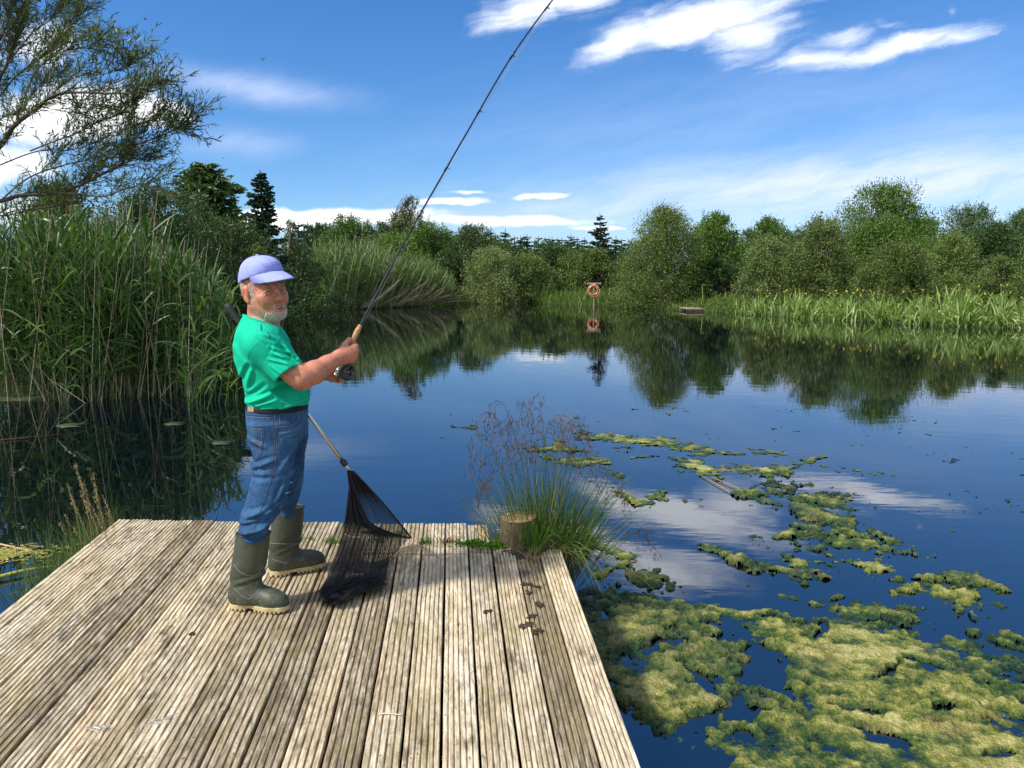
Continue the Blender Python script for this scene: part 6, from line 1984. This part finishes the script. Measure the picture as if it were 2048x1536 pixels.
def build_deck_litter():
    r = np.random.default_rng(19)
    moss = mat_plain("dark_brown_moss", (.042, .024, .008), .95, .5, 80, .8)
    g = 'moss clumps on the jetty'
    for i, (u, v, s, lb) in enumerate([(1049, 1168, .034, 'dark moss clump nearest to the post on the gap between two boards'), (1058, 1186, .026, 'dark moss clump second from the post'), (1076, 1209, .034, 'flat dark moss clump right of the board gap'), (1063, 1232, .030, 'dark moss clump below the flat one'),
                                    (1053, 1250, .040, 'largest dark moss clump in the row along the board gap'), (1072, 1262, .034, 'last dark moss clump of the row, nearest the viewer'), (975, 1222, .024, 'lone dark moss clump left of the row'), (1073, 1172, .018, 'small dark moss clump right of the row'), (384, 1267, .018, 'brown scrap on the left half of the deck')]):
        c = PD(u, v)
        parts = MB()
        for k in range(9):
            a = r.normal(size=3) * [s * .45, s * .45, 0]
            n, m_ = 10, 7; V, F = [], []
            rr = s * (.18 + .25 * r.random()); hz = .004 + .004 * r.random()
            for p_ in range(m_):
                for q in range(n):
                    th = 2 * math.pi * q / n; ph = math.pi / 2 * p_ / (m_ - 1)
                    w = rr * (1 + .25 * math.sin(3 * th + k) + .15 * r.normal())
                    V.append(a + np.array([w * math.cos(ph) * math.cos(th), w * math.cos(ph) * math.sin(th), hz * math.sin(ph) - .002]))
            for p_ in range(m_ - 1):
                for q in range(n): F.append([p_ * n + q, p_ * n + (q + 1) % n, (p_ + 1) * n + (q + 1) % n, (p_ + 1) * n + q])
            parts.add(V, F)
        tag(parts.build("moss_clump", moss, None, loc=c), lb, 'moss', g)
    # pale feathers, straw and a twig
    white = mat_plain("white_feather", (.62, .60, .55), .8, .15, 60)
    for (u, v, u2, v2, n, lb) in [(285, 1451, 335, 1436, 46, 'torn white feather lying on the left half of the deck'), (172, 1458, 206, 1452, 26, 'faint white feather scrap left of the torn one')]:
        a, b = PD(u, v, .006), PD(u2, v2, .007); c = (a + b) / 2
        q = np.linspace(0, 1, n)
        base = a + (b - a) * q[:, None] + r.normal(size=(n, 3)) * [.004, .004, .002] - c
        d = (b - a) / np.linalg.norm(b - a) + r.normal(size=(n, 3)) * [.6, .6, .08]
        vv, f = cat([ribbons(base, d, .02 + .025 * r.random(n), .004, .1, 3, r), ribbons((a - c)[None], (b - a)[None], [np.linalg.norm(b - a)], [.003], 0, 4, r, root=1)])
        tag(mesh_obj("feather", vv, f, white, smooth=False, loc=c), lb, 'feather')
    a, b = PD(757, 1428, .006), PD(805, 1430, .006)
    tag(mesh_obj("twig", *tube(spline([a - a, (b - a) * .4 + [0, .006, 0], b - a], 10), [.0032] * 5 + [.0022] * 5, 6), mat_plain("bleached_twig", (.50, .46, .38), .8, .2, 50), loc=a), 'bleached twig lying across the boards in the foreground', 'twig')
    c = PD(808, 1100, .006)
    n = 120
    base = np.stack([r.normal(size=n) * .06, r.normal(size=n) * .035, r.random(n) * .012], -1); base[:, 1] += base[:, 0] * .5
    d = np.stack([np.ones(n), .55 + r.normal(size=n) * .5, r.normal(size=n) * .08], -1) * r.choice([-1, 1], n)[:, None]
    v, f = ribbons(base, d, .04 + .09 * r.random(n), .0026, .05, 4, r, root=1)
    tag(mesh_obj("dry_grass_wisp", v, f, mat_leaf("bleached_grass", (.45, .38, .27), (.58, .50, .38), (.70, .64, .52), .2), smooth=False, loc=c), 'wisp of bleached dry grass lying on the deck by the net tip', 'dry grass')
    # crumbs of dirt in the joints
    n = 900
    uu = r.uniform(60, 1240, n); vv_ = 1045 + 480 * r.random(n) ** .9
    P_ = np.array([PD(u, v, .003) for u, v in zip(uu, vv_)])
    k = (P_ - [*EDGE0, 0])[:, :2] @ SIDE < -.02
    P_ = P_[k]; P_ = P_[P_[:, 1] < 5.0]
    k = (P_ - [*EDGE0, 0])[:, :2] @ SIDE > -2.7; P_ = P_[k]
    v, f = diamonds(P_, np.column_stack([r.normal(size=(len(P_), 2)), np.full(len(P_), .1)]), .006 + .012 * r.random(len(P_)) ** 3, .004, r, np.tile([0.05, 0.1, 1.0], (len(P_), 1)))
    tag(mesh_obj("dirt_crumbs", v, f, mat_leaf("plant_crumbs", (.03, .02, .012), (.10, .07, .04), (.35, .29, .18), .1), smooth=False), 'crumbs of dirt and dry leaf scattered over the deck', 'dirt', kind='stuff')
build_deck_litter()

# ================================================================== ON THE WATER
def px_of(x, y, z):
    d0 = np.stack([x, y, z - CAM_H], -1)
    f = d0[..., 1] * _cp - d0[..., 2] * _sp
    up = d0[..., 1] * _sp + d0[..., 2] * _cp
    return 1024 + d0[..., 0] / f * FPX, 768 - up / f * FPX
ALG = [(150, 108, 300, 120, 16), (300, 125, 690, 172, 26), (600, 180, 690, 180, 14), (720, 182, 820, 180, 7), (870, 178, 1000, 180, 12), (380, 205, 480, 200, 7), (480, 212, 560, 220, 12), (560, 230, 740, 265, 26), (600, 215, 700, 215, 14), (740, 240, 980, 262, 24),
       (880, 295, 960, 300, 9), (1060, 222, 1180, 225, 13), (1160, 202, 1190, 202, 7), (320, 395, 400, 390, 17), (400, 375, 470, 355, 16), (-120, 165, 60, 150, 16), (0, 165, 120, 180, 16), (-40, 215, 240, 225, 22), (210, 262, 300, 275, 13), (820, 350, 1100, 330, 26), (830, 370, 950, 395, 20),
       (1000, 320, 1130, 325, 10), (1050, 365, 1300, 405, 24), (1050, 410, 1300, 480, 40), (1000, 490, 1250, 545, 34), (930, 525, 1000, 520, 13), (1250, 530, 1500, 570, 36), (1010, 570, 1160, 605, 24), (960, 630, 1190, 640, 26), (1030, 690, 1150, 720, 28), (990, 665, 1190, 655, 14),
       (670, 612, 780, 625, 16), (770, 640, 950, 690, 22), (860, 680, 1000, 690, 15), (1210, 630, 1460, 690, 26), (1210, 700, 1400, 715, 16), (1480, 735, 1670, 745, 16), (1480, 785, 1780, 825, 20), (1720, 735, 1920, 785, 24), (840, 732, 890, 735, 8), (940, 775, 1030, 790, 12),
       (1110, 830, 1210, 850, 20), (1170, 800, 1210, 800, 10), (1280, 880, 1500, 890, 46), (1500, 905, 1560, 920, 15), (1630, 850, 1690, 850, 9), (1720, 875, 1745, 880, 7), (1620, 905, 1760, 975, 24), (330, 735, 580, 750, 26), (400, 770, 450, 770, 14), (540, 860, 790, 885, 32),
       (820, 880, 920, 885, 22), (520, 810, 570, 815, 13), (230, 690, 310, 690, 20), (180, 590, 300, 640, 24), (1830, 1000, 2034, 1050, 30), (1900, 970, 2100, 1010, 22), (-390, 80, -340, 84, 8)]
ALG_POLY = np.array([(90, 780), (250, 745), (380, 770), (500, 830), (530, 880), (640, 900), (800, 920), (950, 910), (1080, 930), (1180, 930), (1260, 900), (1400, 930), (1560, 935), (1700, 1000), (1830, 1080), (2300, 1120), (2500, 1800), (800, 1800), (750, 1490), (620, 1470), (520, 1425), (430, 1440), (335, 1375), (200, 1200), (90, 950)], float)
ALG_HOLE = [(330, 1110, 420, 1095, 36), (470, 1070, 560, 1020, 34), (820, 1060, 930, 1090, 34), (590, 1155, 620, 1170, 26), (650, 1290, 740, 1290, 26), (750, 1200, 780, 1270, 24), (850, 1290, 950, 1310, 26), (1210, 1250, 1430, 1285, 24), (1320, 1390, 1400, 1400, 26), (1650, 1110, 1760, 1150, 18), (1360, 1105, 1600, 1125, 10), (1720, 1310, 1790, 1315, 18),
            (1900, 1500, 2034, 1520, 24), (240, 880, 270, 890, 10), (1120, 960, 1200, 950, 14), (700, 1010, 790, 1000, 12)]
def algae_mask(u, v):
    cx, cy = (u - 1100) * 2.1456, (v - 820) * 2.1456
    def seg(s):
        x0, y0, x1, y1, r = s
        ab = np.array([x1 - x0, y1 - y0], float)
        t = np.clip(((cx - x0) * ab[0] + (cy - y0) * ab[1]) / (ab @ ab + 1e-6), 0, 1)
        return 1 - np.hypot(cx - x0 - t * ab[0], cy - y0 - t * ab[1]) / r
    M = np.full(u.shape, -1.0)
    for s in ALG: M = np.maximum(M, np.minimum(seg(s), .8))
    a, b = ALG_POLY, np.roll(ALG_POLY, -1, 0)
    ins = np.zeros(u.shape, bool); best = np.full(u.shape, 1e9)
    for A, B in zip(a, b):
        ab = B - A; t = np.clip(((cx - A[0]) * ab[0] + (cy - A[1]) * ab[1]) / (ab @ ab), 0, 1)
        best = np.minimum(best, np.hypot(cx - A[0] - t * ab[0], cy - A[1] - t * ab[1]))
        c = (A[1] > cy) != (B[1] > cy)
        ins ^= c & (cx < (B[0] - A[0]) * (cy - A[1]) / (B[1] - A[1] + 1e-9) + A[0])
    M = np.maximum(M, np.clip(np.where(ins, best, -best) / 40, -1, .85))
    for s in ALG_HOLE: M = np.minimum(M, -seg(s) * 1.2 + .1 * 0)
    return M
def algae_material():
    m, nt, b = mat_new("filamentous_algae")
    tc = nt.new('ShaderNodeTexCoord').outputs['Object']
    th = nt.new('ShaderNodeAttribute', attribute_name='thick').outputs['Fac']
    n1 = nt.noise(tc, 1.5, 4, .6); n2 = nt.noise(tc, 9, 5, .65); n3 = nt.noise(tc, 60, 4, .7)
    f = nt.m('ADD', nt.m('ADD', nt.m('MULTIPLY', n1, .62), nt.m('MULTIPLY', n2, .48)), nt.m('MULTIPLY', nt.m('SUBTRACT', th, .5), .32))
    f = nt.m('ADD', f, nt.m('MULTIPLY', nt.m('SUBTRACT', n3, .5), .40))
    c = nt.ramp(f, [(.36, (.008, .034, .018)), (.46, (.034, .075, .018)), (.55, (.11, .14, .025)), (.66, (.24, .24, .050)), (.80, (.46, .42, .15))])
    br = nt.smooth(nt.noise(nt.vm('ADD', tc, (7, 3, 0)), 3.2, 4, .6), .56, .70)
    c = nt.mix(nt.m('MULTIPLY', br, .5), c, (.25, .19, .07))
    sb = nt.new('ShaderNodeAttribute', attribute_name='submerged').outputs['Fac']
    c = nt.mix(nt.m('MULTIPLY', sb, .60), c, nt.ramp(n3, [(.3, (.006, .026, .016)), (.7, (.030, .070, .030))]))
    nt.put(b.inputs['Base Color'], c)
    b.inputs['Roughness'].default_value = .55
    b.inputs['Specular IOR Level'].default_value = .3
    nt.put(b.inputs['Normal'], nt.bump(nt.m('ADD', nt.m('ADD', n3, nt.noise(tc, 190, 3, .7)), nt.m('MULTIPLY', nt.voro(tc, 70), -1.3)), 1.0, .010))
    return m
def worley(q):
    i = np.floor(q).astype(np.int64); f = q - i; best = np.full(q.shape[:-1], 9.0)
    for a in (-1, 0, 1):
        for b in (-1, 0, 1):
            ix, iy = i[..., 0] + a, i[..., 1] + b
            px_, py_ = _hash(ix, iy, ix * 0 + 3), _hash(ix, iy, ix * 0 + 11)
            best = np.minimum(best, np.hypot(a + px_ - f[..., 0], b + py_ - f[..., 1]))
    return best
def build_algae():
    mt = algae_material()
    V, F, TH, SB, n0 = [], [], [], [], 0
    def patch(x0, x1, y0, y1, h):
        nonlocal n0
        gx, gy = np.arange(x0, x1 + h, h), np.arange(y0, y1 + h, h)
        X, Y = np.meshgrid(gx, gy, indexing='ij')
        p = np.stack([X, Y, 0 * X], -1)
        wx, wy = fbm(p * 2.4 + 60, 4) - .5, fbm(p * 2.4 + 90, 4) - .5
        u, v = px_of(X + .38 * wx, Y + .55 * wy, np.full(X.shape, WATER))
        M = algae_mask(u, v)
        n = fbm(p * 3.2 + 5, 5, .6) - .5
        nf = fbm(p * 16 + 2, 3 if h < .013 else 2, .6) - .5
        wv = fbm(p * 1.7 + 40, 3) - .5
        d = M + 3.2 * n + 2.4 * nf + .9 * wv + .9 * (fbm(p * 42 + 7, 2) - .5) * (h < .013) - .24
        # keep clear of the jetty
        inw = -((X - EDGE0[0]) * SIDE[0] + (Y - EDGE0[1]) * SIDE[1])
        d = np.where((inw > -.03) & (Y < 5.1), -1, d)
        t = np.clip(d / .8, 0, 1)
        qx = p + .03 * np.stack([vnoise(p * 12 + 1) - .5, vnoise(p * 12 + 8) - .5, 0 * X], -1)
        dome = lambda f, o: np.sqrt(np.clip(1 - (worley(qx[..., :2] * f + o) / .78) ** 2, 0, 1))
        lump = dome(9, 0) * .75 + dome(21, 4) * .65 + dome(44, 9) * .45
        z = WATER + np.clip(d, -.3, .3) * .010 + t ** .8 * (.020 if h < .013 else .010) * lump * (.25 + 1.0 * np.clip(vnoise(p * 3.1 + 3), 0, 1))
        ok = d > -.22
        nx, ny = X.shape
        idx = np.arange(nx * ny).reshape(nx, ny)
        q = np.stack([idx[:-1, :-1], idx[1:, :-1], idx[1:, 1:], idx[:-1, 1:]], -1).reshape(-1, 4)
        okc = (ok[:-1, :-1] & ok[1:, :-1] & ok[1:, 1:] & ok[:-1, 1:]).ravel()
        q = q[okc]
        used = np.unique(q); mp = np.full(nx * ny, -1); mp[used] = np.arange(len(used))
        V.append(np.stack([X.ravel()[used], Y.ravel()[used], z.ravel()[used]], -1)); TH.append(np.clip(d.ravel()[used], 0, 1.4) / 1.4)
        sb = np.clip(1.15 - (-inw) / .36 + 1.6 * (fbm(p * 2.6 + 31, 3) - .5), 0, 1) + np.clip((fbm(p * 1.3 + 77, 3) - .60) / .08, 0, 1) * .7
        SB.append(np.clip(sb, 0, 1).ravel()[used])
        F.append(mp[q] + n0); n0 += len(used)
    patch(.15, 3.6, 2.2, 5.2, .0070)
    patch(3.604, 5.5, 3.4, 5.2, .011)
    patch(.2, 5.5, 5.2, 8.2, .012)
    patch(-.9, 6.0, 8.2, 12.5, .020)
    o = mesh_obj("floating_algae", np.concatenate(V), np.concatenate(F), mt)
    point_attr(o, 'thick', np.concatenate(TH)); point_attr(o, 'submerged', np.concatenate(SB))
    tag(o, 'lumpy yellow green algae mats floating on the water right of the jetty', 'algae', kind='stuff')
build_algae()
def build_floating():
    r = np.random.default_rng(25)
    pad_m = mat_plain("lily_pad", (.045, .055, .022), .45, .3, 20)
    spots = [(142, 851, .17, 'yellowish lily pad on the dark water in front of the tall reeds'), (350, 848, .13, 'pale lily pad beside the bent reed leaf'), (445, 886, .12, 'grey green lily pad left of the jeans')]
    for u, v, s, lb in spots:
        c = PZ(u, v, WATER + .004)
        n = 28; V = [(0, 0, .004)]
        for j in range(n + 1):
            th = .25 + (2 * math.pi - .5) * j / n
            q = s * (1 + .06 * math.sin(5 * th + u))
            V.append((q * math.cos(th), q * math.sin(th), .003 + .0025 * (1 + math.sin(3 * th))))
        F = [[0, j + 1, j + 2] for j in range(n)]
        top = np.array(V); k = len(top); bot = top - [0, 0, .003]
        F2 = F + [[q + k for q in f[::-1]] for f in F] + [[j + 1, j + 1 + k, j + 2 + k, j + 2] for j in range(n)]
        tag(mesh_obj("lily_pad", np.vstack([top, bot]), F2, pad_m, loc=c), lb, 'lily pad', 'lily pads')
    a, b = PZ(-30, 1162, WATER + .02), PZ(122, 1131, WATER + .012)
    tag(mesh_obj("fallen_reed", *tube(spline([a - a, (b - a) * .5 + [0, .02, .01], b - a], 14), np.linspace(.017, .008, 14), 8), mat_plain("yellow_reed_stem", (.38, .40, .06), .5, .3, 10), loc=a), 'thick yellow green reed stem lying on the water left of the jetty', 'reed')
    a, b = PZ(-10, 1086, WATER + .01), PZ(90, 1108, WATER + .01)
    tag(mesh_obj("fallen_reed", *tube([a - a, b - a], [.007, .005], 6), mat_plain("tan_reed_stem", (.42, .28, .14), .6, .3, 10), loc=a), 'thin tan reed stem floating on the scum at the left edge', 'reed')
    c = PZ(40, 1108, WATER + .006)
    n = 420
    base = np.stack([r.normal(size=n) * .17 - .1, r.normal(size=n) * .09, r.random(n) * .006], -1)
    v, f = diamonds(base, np.column_stack([r.normal(size=(n, 2)), np.zeros(n)]), .05, .022, r, np.tile([0, .05, 1.0], (n, 1)))
    tag(mesh_obj("floating_scum", v, f, mat_leaf("floating_scum", (.22, .21, .04), (.40, .36, .08), (.55, .46, .20), .1), smooth=False, loc=c), 'yellowish scum of plant bits floating at the left edge of the picture', 'scum', kind='stuff')
    for (u, v, u2, v2, lb) in [(1403, 951, 1460, 984, 'pale straw on the water, left of a parallel one'), (1424, 955, 1482, 979, 'pale straw floating just right of its twin'), (1780, 1221, 1822, 1219, 'dark stalk lying over the algae in front'), (0, 880, 132, 868, 'long brownish stalk floating on the dark water at the left')]:
        a, b = PZ(u, v, WATER + .014), PZ(u2, v2, WATER + .012)
        tag(mesh_obj("floating_straw", *tube([a - a, (b - a) * .5 + [0, 0, .004], b - a], .005, 5), M_STRAW if 'pale' in lb else M_SEED, loc=a), lb, 'straw')
build_floating()

# ================================================================== FAR BANK
def build_far_things():
    r = np.random.default_rng(40)
    wood = mat_plain("grey_bank_timber", (.30, .24, .17), .8, .3, 6, .4); dark = mat_plain("dark_bank_timber", (.05, .04, .03), .8, .3, 6)
    Y = 56.5
    c = P(1187, 581, Y); g0 = float(ground_z(np.array([c[0]]), np.array([Y + .25]))[0])
    st = empty("lifebuoy_stand", (c[0], Y + .25, g0)); tag(st, 'wooden stand with a short crossbar holding the orange lifebuoy on the far bank', 'stand')
    bar = P(1189, 568, Y + .25); hz = bar[2] - g0
    mesh_obj("post", *box((.05, 0, hz / 2 - .1), (.09, .09, hz + .2)), wood, st, smooth=False)
    mesh_obj("crossbar", *box((.06, -.002, hz + .04), (.95, .14, .11)), wood, st, smooth=False)
    root = empty("lifebuoy", (c[0], Y, c[2])); tag(root, 'orange lifebuoy with pale bands hanging on a stand at the far bank', 'lifebuoy')
    n, m_ = 40, 12; V, F = [], []
    for i in range(n):
        a = 2 * math.pi * i / n
        for j in range(m_):
            t = 2 * math.pi * j / m_; q = .30 + .066 * math.cos(t)
            V.append((q * math.cos(a), .055 * math.sin(t), q * math.sin(a)))
    for i in range(n):
        for j in range(m_): F.append([i * m_ + j, i * m_ + (j + 1) % m_, ((i + 1) % n) * m_ + (j + 1) % m_, ((i + 1) % n) * m_ + j])
    mesh_obj("ring", V, F, mat_plain("orange_plastic", (.58, .095, .015), .45, .1, 8), root)
    wh = mat_plain("white_band", (.72, .66, .60), .5, .1, 8)
    for q in range(4):
        a0 = math.pi / 4 + q * math.pi / 2; V, F = [], []
        for i in range(5):
            a = a0 - .09 + .045 * i
            for j in range(m_):
                t = 2 * math.pi * j / m_; w = .30 + .070 * math.cos(t)
                V.append((w * math.cos(a), .059 * math.sin(t), w * math.sin(a)))
        for i in range(4):
            for j in range(m_): F.append([i * m_ + j, i * m_ + (j + 1) % m_, (i + 1) * m_ + (j + 1) % m_, (i + 1) * m_ + j])
        mesh_obj("band", V, F, wh, root)
    rope = []
    for i in range(65):
        a = 2 * math.pi * i / 64; q = .38 + .03 * abs(math.sin(2 * a)); rope.append((q * math.cos(a), -.02, q * math.sin(a)))
    mesh_obj("rope", *tube(rope, .012, 5, caps=False), wh, root)
    for s in (-1, 1):
        mesh_obj("hanging_rope", *tube([(s * .22, .0, .30), (.02, .10, hz + .02 + g0 - c[2])], .015, 5), wh, root)
    def stage(u0, u1, v0, back, label, wdt):
        vs = np.interp((u0 + u1) / 2, [q[0] for q in sorted(SHORE_PX)], [q[1] for q in sorted(SHORE_PX)])
        a, b = PZ(u0, vs + 1.0, WATER), PZ(u1, vs + 1.0, WATER); c = (a + b) / 2; w = np.linalg.norm(b - a)
        root = empty("fishing_stage", c); tag(root, label, 'platform', 'small fishing platforms on the far bank')
        mb = MB()
        for k in range(7): mb.add(*box((0, -.2 + .32 * k, .17 + .004 * r.normal()), (w, .28, .05)))
        mb.build("planks", wood, root, smooth=False)
        mesh_obj("front_beam", *box((0, -.30, .07), (w * .98, .06, .12)), dark, root, smooth=False)
        for x in (-.42, .42):
            for y in (-.22, 1.4): mesh_obj("support_post", *tube([(x * w, y, -1), (x * w, y, .142)], .06, 8), dark, root)
    stage(1371, 1404, 620, 0, 'small wooden fishing platform at the left end of the iris bed', 2.0)
    stage(989, 1026, 603, 0, 'weathered little platform half hidden in sedge left of the lifebuoy', 2.0)
    # house beyond the right-hand trees
    Yh = 92.0
    t = P(1962, 478, Yh); z0 = float(ground_z(np.array([t[0]]), np.array([Yh]))[0])
    root = empty("house", (t[0], Yh, z0)); tag(root, 'pale house with blue grey roof glimpsed between the trees at the far right', 'house')
    Hh = t[2] - z0; W, D = 9.0, 7.0; ev = Hh * .62
    wall = mat_plain("white_render", (.62, .62, .60), .8, .08, 3); slate = mat_plain("blue_grey_slate", (.20, .25, .33), .6, .2, 5)
    mesh_obj("wall", [(-W / 2, 0, 0), (W / 2, 0, 0), (W / 2, D, 0), (-W / 2, D, 0), (-W / 2, 0, ev), (W / 2, 0, ev), (W / 2, D, ev), (-W / 2, D, ev), (-W / 2, D / 2, Hh - .2), (W / 2, D / 2, Hh - .2)],
             [[0, 1, 5, 4], [2, 3, 7, 6], [1, 2, 6, 9, 5], [3, 0, 4, 8, 7]], wall, root, smooth=False)
    rf = mesh_obj("roof", [(-W / 2 - .3, -.4, ev - .2), (W / 2 + .3, -.4, ev - .2), (W / 2 + .3, D / 2, Hh), (-W / 2 - .3, D / 2, Hh), (-W / 2 - .3, D + .4, ev - .2), (W / 2 + .3, D + .4, ev - .2),
                           (-W / 2 - .3, -.4, ev - .35), (W / 2 + .3, -.4, ev - .35), (W / 2 + .3, D / 2, Hh - .15), (-W / 2 - .3, D / 2, Hh - .15), (-W / 2 - .3, D + .4, ev - .35), (W / 2 + .3, D + .4, ev - .35)],
                  [[0, 1, 2, 3], [3, 2, 5, 4], [7, 6, 9, 8], [8, 9, 10, 11], [0, 6, 7, 1], [4, 5, 11, 10]], slate, root, smooth=False)
    mesh_obj("chimney", *box((W / 2 - 1, D / 2, Hh + .2), (.7, .6, 1.2)), wall, rf, smooth=False)
    glass = mat_plain("window_glass", (.03, .04, .05), .1, .1, 3)
    for x in (-3, -1, 1, 3):
        fr = mesh_obj("window", *box((x, -.03, ev * .55), (1.0, .08, 1.1)), wall, root, smooth=False)
        mesh_obj("pane", *box((x, -.08, ev * .55), (.85, .03, .95)), glass, fr, smooth=False)
    # midges over the water
    fly = mat_plain("dark_insect", (.012, .011, .010), .5, .2, 50); wing = mat_leaf("insect_wing", (.10, .10, .10), (.14, .14, .14), None, .5)
    for u, v, Yd, s, lb in [(525, 119, 3.0, 1.0, 'dark flying insect to the left of the rod, the largest in the sky'), (291, 38, 3.4, .9, 'dark flying insect high at the upper left of the sky'), (446, 316, 4.0, .55, 'tiny flying insect above the bushy conifer'), (604, 189, 4.5, .35, 'tiny flying speck of an insect right of the wispy cloud'), (672, 430, 4.0, .35, 'tiny flying insect low against the white cloud bank')]:
        c = P(u, v, Yd); root = empty("insect", c, r.random() * 6); tag(root, lb, 'insect', 'insects in the air')
        g = SDF((-.02, -.012, -.012), (.02, .012, .012), .0012); g.chain([(-.007, 0, -.002), (0, 0, 0), (.006, 0, .001)], [.0018, .0026, .0016], .002)
        V, F = g.mesh(); mesh_obj("insect_body", V * s, F, fly, root)
        for sg in (-1, 1):
            v_, f_2 = diamonds(np.array([[-.002, sg * .006, .004]]), np.array([[-.6, sg, .25]]), .008, .004, r, np.array([[1, 0, 0.2]]))
            mesh_obj("wing", v_ * s, f_2, wing, root, smooth=False)
build_far_things()
